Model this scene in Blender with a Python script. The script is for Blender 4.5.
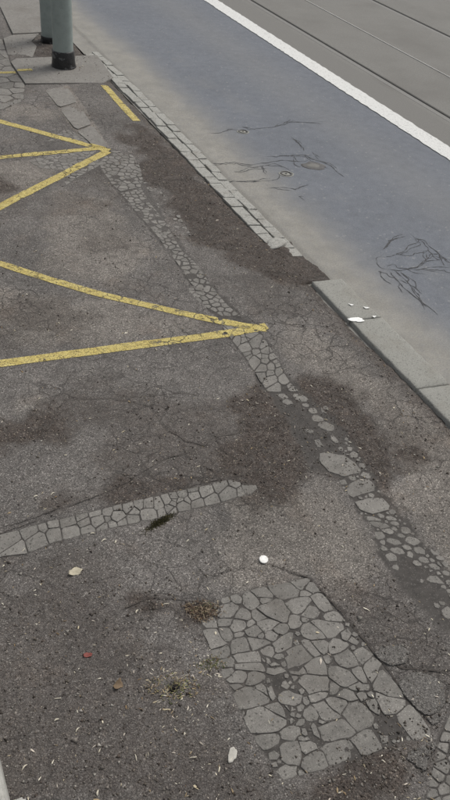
import bpy, bmesh, math, random
import numpy as np
from mathutils import Matrix, Vector

# ------------------------------------------------------------------ camera, sky, sun, exposure
scene = bpy.context.scene
for o in list(bpy.data.objects): bpy.data.objects.remove(o)
CAM_H = 1.75
cam_d = bpy.data.cameras.new('camera'); cam = bpy.data.objects.new('camera', cam_d)
scene.collection.objects.link(cam); scene.camera = cam
cam_d.sensor_fit = 'VERTICAL'; cam_d.sensor_height = 36.0; cam_d.lens = 761.0 / 800.0 * 36.0
cam_d.clip_start = 0.02; cam_d.clip_end = 2000
AX = ((0.90084747, -0.21045144, 0.37971571), (-0.42398037, -0.61455299, 0.66525579), (0.09335138, -0.76028601, -0.64284579))
right = Vector([r[0] for r in AX]); down = Vector([r[1] for r in AX]); fwd = Vector([r[2] for r in AX])
M4 = Matrix((right, -down, -fwd)).transposed().to_4x4(); M4.translation = (0, 0, CAM_H)
cam.matrix_world = M4
SUN_EL, SUN_AZ = math.radians(58), math.radians(70)      # azimuth clockwise from +Y
world = bpy.data.worlds.new('World'); scene.world = world; world.use_nodes = True
wn = world.node_tree; bg = wn.nodes['Background']
sky = wn.nodes.new('ShaderNodeTexSky'); sky.sky_type = 'NISHITA'; sky.sun_disc = False
sky.sun_elevation = SUN_EL; sky.sun_rotation = SUN_AZ; sky.dust_density = 4.0; sky.air_density = 1.4
hs = wn.nodes.new('ShaderNodeHueSaturation'); hs.inputs['Saturation'].default_value = 0.22   # cloud cover takes the blue out
wn.links.new(sky.outputs[0], hs.inputs['Color']); wn.links.new(hs.outputs[0], bg.inputs[0]); bg.inputs[1].default_value = 0.10
sun_d = bpy.data.lights.new('sun', 'SUN'); sun_d.energy = 1.5; sun_d.angle = math.radians(18); sun_d.color = (1.0, 0.96, 0.90)
sun = bpy.data.objects.new('sun', sun_d); scene.collection.objects.link(sun)
sdir = Vector((math.sin(SUN_AZ) * math.cos(SUN_EL), math.cos(SUN_AZ) * math.cos(SUN_EL), math.sin(SUN_EL)))
sun.rotation_euler = sdir.to_track_quat('Z', 'Y').to_euler(); sun.location = (0, 0, 12)
vs = scene.view_settings
vs.view_transform = 'Standard'; vs.look = 'None'; vs.gamma = 1.0; vs.use_curve_mapping = False
vs.exposure = 0.36
scene.render.engine = 'CYCLES'

# ------------------------------------------------------------------ measured outlines, millimetres on the ground (x towards the road, y along the kerb)
PATCH=[[(804,1045),(822,1042),(838,1040),(857,1038),(871,1029),(876,1014),(883,998),(875,990),(868,981),(853,984),(838,987),(825,986),(816,994),(807,1005),(806,1017),(804,1030)],[(752,1049),(774,1049),(796,1045),(802,1028),(805,1012),(800,1003),(785,1012),(772,1017),(760,1024),(758,1034)],[(724,1041),(735,1047),(745,1051),(751,1043),(755,1034),(758,1021),(760,1008),(757,1000),(751,995),(737,992),(724,992),(717,1000),(713,1015),(720,1028)],[(692,1052),(701,1053),(711,1053),(716,1044),(721,1035),(717,1027),(710,1019),(695,1024),(692,1031),(688,1038)],[(669,1055),(678,1054),(687,1054),(688,1041),(682,1036),(675,1035),(669,1037),(662,1039),(662,1048)],[(767,1016),(776,1013),(784,1010),(791,1006),(799,1000),(785,995),(776,996),(764,996),(761,1006)],[(743,991),(758,995),(778,993),(794,996),(806,999),(816,991),(821,985),(820,973),(821,959),(823,945),(811,935),(802,922),(795,919),(786,922),(776,933),(766,944),(756,959),(748,976)],[(634,1018),(646,1032),(663,1036),(676,1032),(689,1031),(693,1024),(701,1016),(695,1006),(684,1000),(674,992),(662,990),(651,994),(638,998),(632,1007)],[(727,990),(738,990),(748,970),(755,953),(739,952),(724,953),(721,958),(718,966),(721,980)],[(687,1000),(695,1003),(706,1007),(716,996),(720,984),(717,974),(713,966),(703,966),(693,972),(684,978),(673,985),(679,993)],[(721,951),(736,950),(752,950),(761,946),(767,941),(773,934),(779,926),(763,921),(748,915),(738,916),(728,917),(724,924),(723,932),(720,942)],[(588,1017),(599,1018),(614,1016),(623,1004),(625,993),(621,984),(618,975),(604,980),(591,985),(584,999)],[(625,990),(631,999),(645,995),(656,990),(667,984),(662,979),(658,974),(652,969),(642,968),(633,973),(622,976),(624,984)],[(668,982),(682,976),(694,969),(694,960),(691,950),(683,945),(673,943),(663,945),(653,945),(650,954),(651,965),(661,973)],[(696,959),(706,963),(717,964),(719,957),(718,950),(705,946),(694,944),(693,951)],[(754,915),(766,919),(779,923),(789,919),(796,913),(794,901),(782,891),(769,890),(759,896),(754,906)],[(682,941),(697,942),(710,945),(717,943),(720,937),(721,928),(722,919),(710,916),(700,910),(689,916),(680,922),(680,931)],[(650,943),(660,943),(669,942),(679,934),(669,927),(659,928),(648,931)],[(620,974),(629,971),(639,968),(647,960),(649,945),(645,936),(639,929),(629,925),(620,929),(618,938),(616,947),(617,961)],[(577,967),(579,983),(590,982),(601,978),(612,974),(614,960),(614,944),(617,935),(622,921),(609,919),(593,921),(575,922),(574,935),(576,946),(576,956)],[(706,913),(713,915),(723,916),(723,905),(713,899),(703,906)],[(728,915),(738,914),(747,913),(752,905),(757,895),(752,888),(745,883),(736,882),(729,887),(725,892),(721,899),(725,906)],[(636,927),(653,927),(669,924),(675,918),(672,899),(669,880),(652,884),(635,887),(619,889),(624,910)],[(678,920),(686,915),(699,908),(719,895),(728,885),(729,879),(716,879),(702,878),(685,877),(673,879),(674,892),(676,906)],[(731,877),(748,882),(765,888),(778,889),(791,890),(797,885),(785,865),(773,849),(755,847),(737,845),(730,848),(726,855),(730,865)],[(573,920),(587,919),(601,917),(617,919),(622,910),(619,899),(613,889),(601,886),(588,889),(571,889),(572,906)],[(688,876),(703,876),(717,876),(725,875),(728,868),(723,850),(710,840),(704,846),(692,857)],[(618,885),(633,885),(650,881),(669,878),(685,873),(685,857),(680,842),(662,848),(641,855),(621,862),(620,872)],[(713,841),(725,846),(739,843),(741,836),(739,829),(730,827),(724,830),(718,831)],[(685,851),(691,839),(691,839),(691,839),(691,839),(691,839),(687,836),(683,841)],[(580,887),(596,885),(615,884),(618,872),(613,864),(607,856),(589,862),(571,867),(571,878)],[(613,860),(630,856),(651,850),(669,844),(677,838),(679,831),(679,822),(676,813),(671,813),(660,821),(640,830),(625,839),(609,847),(610,854)],[(695,826),(704,827),(713,825),(717,820),(721,816),(715,813),(707,817),(707,817),(707,817),(696,819)],[(726,820),(730,821),(737,822),(736,809),(728,806),(722,809),(724,816)],[(872,1032),(887,1034),(906,1031),(920,1029),(930,1025),(931,1019),(915,1011),(902,1005),(890,998),(884,1001),(880,1007),(877,1019)],[(900,1001),(911,1006),(923,1013),(933,1007),(935,990),(936,971),(922,975),(913,974),(908,981),(903,988),(899,994)],[(878,990),(882,994),(889,996),(898,991),(904,984),(908,973),(899,972),(888,973),(880,977),(872,980)],[(822,976),(836,976),(841,980),(852,981),(869,978),(884,973),(894,969),(897,963),(896,956),(881,948),(867,939),(854,932),(838,931),(827,938),(824,956)],[(900,970),(912,971),(925,973),(930,970),(937,964),(942,939),(941,917),(937,908),(931,907),(920,909),(909,909),(902,926),(900,945),(899,959)],[(843,924),(861,933),(877,943),(893,951),(897,946),(900,932),(901,914),(889,906),(875,901),(862,909),(854,915)],[(837,914),(843,918),(851,915),(861,905),(847,899),(837,906)],[(900,901),(912,907),(925,907),(935,904),(945,897),(949,879),(948,864),(933,870),(919,876),(909,881),(900,887)],[(798,914),(806,924),(813,934),(819,937),(827,935),(835,931),(841,923),(835,913),(835,903),(829,897),(821,893),(807,893),(796,899)],[(860,898),(868,901),(883,897),(903,882),(920,873),(937,865),(938,855),(934,845),(917,840),(899,834),(887,834),(876,836),(874,850),(872,862),(865,881)],[(824,892),(832,896),(840,899),(853,898),(864,877),(871,856),(872,847),(872,838),(862,839),(853,842),(843,845),(832,848),(823,854),(815,864),(817,880)],[(918,838),(930,840),(942,842),(945,825),(931,815),(919,810),(914,814),(911,822)],[(804,856),(815,857),(826,850),(828,834),(831,818),(834,801),(824,801),(815,800),(810,809),(807,823),(804,842)],[(829,846),(842,843),(855,840),(865,835),(871,823),(864,816),(861,810),(852,799),(841,798),(837,803),(834,813),(831,830)],[(751,844),(770,847),(788,848),(801,845),(805,824),(810,803),(805,800),(798,797),(781,795),(765,794),(751,797),(732,798),(739,815),(741,828),(754,832)],[(864,813),(874,823),(891,832),(907,823),(911,812),(917,807),(920,799),(902,791),(885,787),(871,789),(857,792),(859,803)],[(922,807),(931,813),(941,818),(946,808),(950,795),(938,789),(928,798)],[(863,787),(879,785),(894,786),(911,790),(914,774),(915,759),(913,749),(911,738),(893,739),(876,741),(871,748),(863,754),(859,773)],[(917,777),(932,781),(950,781),(958,766),(964,750),(948,744),(936,741),(921,737),(915,747),(917,762)],[(776,790),(789,793),(805,797),(820,798),(828,799),(832,795),(832,784),(831,774),(826,759),(819,744),(804,751),(788,759),(774,768),(776,779)],[(927,737),(942,740),(958,745),(966,735),(970,720),(951,707),(942,697),(930,691),(913,683),(912,697),(912,710),(916,726)],[(782,860),(798,863),(799,849),(790,850),(785,849)],[(576,863),(589,859),(603,856),(604,845),(595,840),(584,836),(572,836),(571,845),(571,854)],[(573,831),(593,837),(607,845),(615,842),(622,839),(629,832),(629,823),(625,817),(620,811),(610,805),(598,811),(590,815),(580,819)],[(633,826),(642,827),(652,825),(660,818),(670,811),(671,802),(666,793),(648,792),(635,791),(623,795),(612,801),(625,814)],[(574,817),(590,812),(599,809),(608,797),(597,798),(583,797),(579,807)],[(634,789),(642,789),(652,789),(658,779),(658,770),(655,763),(652,755),(646,763),(641,771),(634,781)],[(660,774),(673,772),(671,755),(669,740),(656,735),(655,744),(655,755),(658,764)],[(572,791),(584,794),(595,795),(609,795),(623,792),(633,779),(641,767),(648,756),(653,745),(651,740),(646,736),(630,735),(612,738),(592,741),(574,746),(571,753),(571,760),(571,775)],[(693,838),(697,849),(701,845),(703,839),(702,830),(694,828),(690,832),(693,838),(693,838)],[(686,820),(700,814),(702,810),(706,812),(720,809),(726,793),(711,793),(694,795),(684,802),(676,809)],[(571,735),(578,743),(581,733),(570,728),(571,735)],[(631,731),(642,733),(656,732),(669,729),(672,711),(671,699),(668,692),(665,686),(657,695),(649,705),(640,717)],[(570,725),(580,730),(587,739),(604,737),(622,736),(631,725),(640,713),(648,703),(656,692),(666,680),(659,670),(647,667),(634,664),(617,669),(602,673),(585,678),(569,687),(570,698),(569,710),(570,718)],[(671,739),(678,746),(693,748),(708,745),(715,735),(723,729),(733,722),(725,712),(718,705),(710,704),(699,704),(688,713),(674,721),(670,731)],[(678,717),(685,713),(684,697),(684,697),(684,697),(684,697),(684,697),(684,697),(684,697),(684,697)],[(671,681),(680,681),(684,672),(684,672),(684,672),(684,672),(684,672),(684,672),(669,667),(672,674)],[(634,661),(648,665),(666,666),(676,661),(683,657),(686,651),(685,644),(679,637),(670,635),(658,631),(642,637),(632,646),(634,653)],[(575,676),(594,673),(609,669),(622,665),(632,657),(631,648),(621,640),(600,635),(589,635),(580,639),(575,651),(572,662)],[(729,779),(744,772),(747,767),(742,765),(742,765),(742,765),(727,757),(732,767)],[(755,781),(755,781),(774,788),(773,778),(772,769),(761,769),(752,771),(744,776),(731,783),(733,792)],[(745,762),(752,766),(765,767),(782,759),(801,750),(817,741),(817,731),(810,724),(805,716),(800,708),(783,713),(767,715),(750,718),(747,732),(742,745),(740,757)],[(827,756),(832,759),(837,764),(857,758),(872,743),(878,735),(881,723),(883,711),(885,702),(867,700),(849,697),(841,700),(835,707),(826,723),(819,739),(823,748)],[(811,721),(821,726),(827,715),(833,705),(824,697),(813,692),(804,693),(796,698),(805,711)],[(887,736),(897,736),(909,736),(913,730),(912,717),(909,699),(903,687),(893,690),(890,696),(887,707),(883,725)],[(810,686),(822,693),(841,697),(851,690),(858,681),(858,670),(859,658),(850,660),(844,660),(833,664),(826,674),(819,680)],[(852,697),(867,697),(886,697),(891,689),(905,683),(904,676),(895,669),(873,677),(860,683),(853,690)],[(860,674),(870,675),(883,671),(885,663),(882,653),(871,652),(863,652),(861,665)],[(781,691),(795,693),(811,684),(819,676),(829,668),(827,659),(812,652),(796,644),(791,654),(786,662),(782,676)],[(745,715),(761,714),(776,712),(789,710),(797,703),(794,699),(784,694),(769,693),(754,693),(744,696),(742,700),(744,707)],[(730,737),(730,737),(730,737),(741,739),(744,731),(741,725),(730,726),(730,737),(730,737)],[(742,693),(758,691),(775,690),(781,672),(786,657),(791,648),(796,638),(788,637),(779,637),(765,640),(752,644),(748,650),(747,659),(747,673)],[(800,643),(816,651),(832,661),(842,658),(853,657),(863,648),(869,632),(871,619),(869,604),(861,596),(852,588),(831,590),(813,590),(810,599),(807,605),(803,624)],[(717,687),(727,690),(739,693),(742,685),(745,679),(745,670),(745,660),(734,652),(720,655),(709,662),(708,676)],[(730,716),(742,714),(741,706),(740,700),(736,695),(728,693),(725,701),(726,708)],[(704,701),(713,702),(719,703),(724,697),(720,691),(713,685),(701,689)],[(727,637),(746,636),(763,635),(781,635),(792,634),(799,629),(803,613),(808,597),(807,592),(800,588),(784,586),(764,592),(744,594),(724,600),(722,611),(726,624)],[(686,696),(686,696),(694,708),(698,702),(700,694),(686,696),(686,696),(686,696),(686,696),(686,696)],[(690,667),(690,667),(690,667),(694,671),(708,666),(704,659),(699,655),(690,655),(680,660),(684,667)],[(711,635),(712,645),(722,652),(726,642),(724,629),(722,620),(719,610),(710,626),(711,635),(711,635),(699,640),(707,641)],[(739,653),(752,641),(759,637),(752,641),(752,641),(755,638),(742,638),(735,646)],[(872,647),(886,649),(899,646),(898,634),(896,625),(894,612),(886,605),(878,614),(872,626),(871,637)],[(834,794),(842,795),(854,794),(853,785),(850,775),(838,770),(833,774),(833,783)],[(688,649),(698,647),(697,638),(697,630),(690,630),(686,633),(685,635),(684,639),(686,642)],[(923,685),(939,694),(952,705),(957,704),(963,704),(968,690),(970,665),(974,643),(975,629),(966,619),(949,628),(933,637),(922,650),(906,665),(912,677)],[(911,660),(919,651),(929,638),(948,626),(969,612),(962,600),(945,595),(925,591),(911,595),(898,601),(897,616),(899,627),(902,645)],[(925,588),(945,593),(965,600),(972,597),(977,590),(979,569),(980,547),(981,527),(976,517),(969,511),(952,514),(935,517),(926,521),(923,534),(922,553),(921,574)],[(620,631),(630,636),(640,636),(653,630),(666,626),(664,612),(657,590),(641,574),(629,582),(618,587),(613,594),(608,605),(615,617)],[(669,623),(682,617),(694,615),(703,605),(700,592),(685,592),(666,591),(663,605),(666,613)],[(646,576),(658,586),(680,589),(695,590),(704,586),(708,578),(707,562),(705,547),(691,546),(672,549),(656,551),(648,556),(646,563),(643,570)],[(584,585),(597,589),(613,590),(623,582),(635,575),(629,566),(626,559),(615,557),(602,559),(592,560),(588,568),(587,576)],[(631,563),(636,567),(643,563),(646,552),(634,554),(629,555),(629,559)],[(587,627),(604,628),(612,614),(599,607),(584,613)],[(582,606),(596,601),(593,591),(582,595)],[(707,591),(725,596),(748,592),(765,589),(779,585),(785,575),(786,563),(787,549),(776,539),(758,538),(741,539),(722,541),(707,546),(708,557),(709,569),(710,579)],[(672,634),(679,635),(685,627),(685,627),(693,626),(696,617),(687,619),(679,620),(669,627)],[(784,582),(798,585),(813,588),(828,589),(837,586),(846,581),(847,556),(845,532),(824,533),(805,534),(797,535),(789,540),(788,563)],[(876,553),(857,563),(851,542),(866,539)],[(703,748),(715,755),(713,773),(702,772),(693,762)],[(887,666),(887,656),(896,648),(906,658),(900,667)],[(626,1028),(619,1028),(614,1021),(618,1012),(628,1011),(633,1021)],[(721,742),(728,751),(721,756),(715,747)],[(956,855),(945,860),(941,852),(949,845)],[(956,827),(950,828),(943,821),(946,814),(955,812),(960,818)],[(814,872),(815,881),(807,886),(800,881),(803,871)],[(857,591),(855,581),(862,577),(869,586),(866,592)],[(720,773),(727,779),(727,786),(717,788),(713,780)],[(927,795),(917,791),(918,783),(929,781),(932,791)],[(694,673),(703,674),(704,680),(696,686),(690,680)],[(723,759),(726,761),(724,767),(719,768),(716,764),(716,759)],[(679,686),(685,680),(691,684),(693,689),(688,695),(680,690)],[(676,794),(671,795),(664,788),(665,782),(674,780),(678,786)],[(957,794),(951,789),(950,781),(958,781),(964,787)],[(645,1038),(639,1042),(634,1039),(633,1032),(640,1029),(645,1031)],[(911,527),(916,522),(920,523),(923,530),(921,534),(914,532)],[(597,600),(605,595),(608,601),(603,606)],[(879,531),(885,532),(886,538),(883,541),(877,539),(875,535)],[(887,535),(887,530),(893,529),(896,532),(896,536),(891,538)],[(629,1038),(622,1039),(620,1035),(624,1030),(629,1033)]]
CROSS=[[(3,1485),(103,1484),(34,1415),(-8,1419)],[(106,1484),(122,1483),(137,1412),(137,1406),(37,1415)],[(125,1484),(166,1484),(217,1483),(218,1446),(139,1412)],[(220,1483),(270,1483),(269,1459),(225,1438),(221,1447)],[(221,1392),(213,1391),(150,1405),(140,1405),(140,1411),(218,1444),(222,1435)],[(284,1401),(225,1393),(225,1436),(271,1457),(284,1442)],[(273,1482),(295,1482),(297,1482),(297,1456),(285,1445),(272,1459)],[(299,1482),(334,1480),(329,1451),(299,1456)],[(323,1402),(303,1403),(286,1401),(286,1442),(299,1454),(329,1448),(330,1445)],[(336,1480),(380,1478),(379,1451),(377,1445),(333,1446),(332,1450)],[(377,1400),(326,1402),(333,1444),(378,1443),(382,1427)],[(383,1478),(421,1476),(419,1461),(382,1452)],[(416,1432),(384,1428),(380,1445),(382,1450),(419,1459),(420,1453)],[(421,1398),(405,1399),(379,1400),(384,1426),(416,1429),(423,1409)],[(424,1476),(424,1476),(462,1475),(458,1456),(423,1454),(421,1461)],[(425,1410),(419,1431),(423,1452),(459,1454),(461,1447),(457,1425)],[(459,1396),(424,1398),(426,1409),(457,1423),(462,1417)],[(465,1474),(496,1473),(493,1456),(480,1440),(463,1448),(461,1455)],[(464,1420),(459,1425),(463,1445),(479,1437),(477,1426)],[(486,1395),(462,1396),(465,1417),(478,1424),(488,1409)],[(499,1474),(521,1473),(527,1473),(521,1448),(496,1457)],[(490,1410),(480,1426),(482,1438),(495,1454),(521,1445),(525,1427),(521,1420)],[(516,1391),(495,1393),(488,1394),(490,1408),(520,1418)],[(529,1472),(561,1472),(558,1451),(528,1429),(527,1429),(523,1446)],[(562,1415),(530,1427),(559,1449),(568,1427)],[(558,1387),(519,1392),(523,1419),(527,1426),(528,1426),(561,1414)],[(564,1472),(570,1472),(596,1471),(580,1435),(570,1429),(560,1451)],[(598,1470),(628,1469),(612,1426),(583,1435)],[(608,1384),(584,1384),(561,1387),(564,1414),(570,1426),(581,1432),(611,1423),(614,1413)],[(630,1468),(648,1467),(646,1424),(642,1419),(617,1415),(613,1425)],[(637,1384),(611,1384),(617,1412),(642,1416),(638,1387)],[(640,1388),(644,1418),(647,1422),(659,1422),(671,1407)],[(650,1467),(675,1466),(674,1441),(673,1435),(660,1424),(648,1425)],[(684,1424),(676,1434),(676,1440),(692,1434)],[(674,1383),(664,1383),(640,1384),(641,1386),(672,1405),(676,1404)],[(677,1466),(683,1466),(699,1464),(698,1440),(694,1436),(676,1442)],[(674,1408),(661,1422),(674,1433),(684,1422),(683,1416),(677,1407)],[(716,1380),(677,1383),(679,1405),(685,1414),(708,1420),(721,1398)],[(712,1429),(707,1422),(686,1417),(687,1423),(695,1433),(699,1437)],[(722,1400),(710,1421),(714,1428),(727,1433),(729,1410)],[(702,1464),(735,1461),(732,1445),(727,1436),(714,1431),(701,1439)],[(731,1411),(729,1435),(734,1444),(767,1440),(764,1415)],[(738,1461),(775,1458),(767,1442),(735,1445)],[(761,1377),(719,1380),(724,1397),(731,1409),(764,1413),(767,1406)],[(778,1457),(781,1457),(818,1455),(811,1419),(770,1409),(767,1415),(770,1441)],[(812,1374),(793,1374),(764,1376),(770,1406),(812,1417),(818,1406)],[(821,1455),(854,1453),(870,1451),(865,1431),(820,1408),(815,1420)],[(869,1375),(815,1374),(820,1406),(866,1429),(883,1407)],[(873,1450),(882,1449),(909,1425),(903,1417),(884,1409),(868,1430)],[(900,1373),(874,1375),(872,1375),(884,1406),(903,1414)],[(912,1423),(912,1422),(950,1404),(951,1386),(920,1372),(902,1373),(905,1415)],[(0,1485),(-57,1486),(-60,1458),(-5,1459)],[(-58,1420),(-12,1419),(-5,1457),(-60,1456),(-65,1450)],[(-61,1486),(-109,1487),(-107,1458),(-68,1452),(-63,1457)],[(-117,1422),(-61,1420),(-69,1450),(-107,1456),(-113,1448)],[(-113,1487),(-168,1488),(-170,1469),(-167,1460),(-116,1450),(-110,1458)],[(-171,1423),(-120,1421),(-116,1448),(-167,1458)],[(-172,1489),(-221,1490),(-224,1455),(-174,1469)],[(-228,1424),(-175,1423),(-170,1459),(-174,1468),(-224,1453),(-229,1446)],[(-224,1489),(-270,1490),(-268,1470),(-231,1448),(-227,1454)],[(-294,1425),(-231,1424),(-232,1446),(-270,1468),(-293,1447)],[(-273,1491),(-327,1492),(-328,1479),(-295,1449),(-272,1470)],[(-345,1427),(-297,1426),(-296,1447),(-329,1477),(-345,1459)],[(-331,1492),(-390,1493),(-389,1469),(-347,1461),(-332,1479)],[(-396,1428),(-348,1427),(-349,1459),(-390,1467),(-396,1458)],[(-394,1493),(-448,1494),(-445,1471),(-441,1466),(-399,1460),(-393,1469)],[(-446,1429),(-399,1428),(-400,1457),(-441,1464)],[(-451,1495),(-499,1496),(-499,1451),(-448,1472)],[(-502,1430),(-450,1429),(-445,1464),(-448,1470),(-499,1449),(-502,1441)],[(-502,1495),(-553,1496),(-555,1478),(-505,1443),(-502,1450)],[(-557,1431),(-506,1430),(-506,1441),(-555,1476),(-563,1463)],[(-557,1497),(-613,1498),(-615,1468),(-612,1459),(-567,1464),(-558,1478)],[(-616,1432),(-560,1431),(-567,1462),(-612,1457)],[(-616,1498),(-667,1499),(-669,1472),(-619,1468)],[(-674,1433),(-620,1432),(-615,1457),(-619,1466),(-670,1470),(-676,1460)],[(-670,1499),(-722,1500),(-717,1475),(-679,1462),(-673,1472)],[(-728,1435),(-677,1434),(-680,1460),(-718,1473),(-720,1471)],[(-725,1500),(-770,1501),(-774,1463),(-722,1473),(-721,1475)],[(-778,1436),(-731,1435),(-723,1471),(-775,1461),(-777,1455)],[(-774,1501),(-829,1502),(-829,1484),(-780,1457),(-778,1463)],[(-833,1437),(-782,1436),(-781,1456),(-830,1483),(-834,1476)],[(-832,1503),(-896,1504),(-903,1463),(-837,1478),(-833,1485)],[(-904,1461),(-908,1438),(-836,1437),(-838,1476)]]
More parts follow.
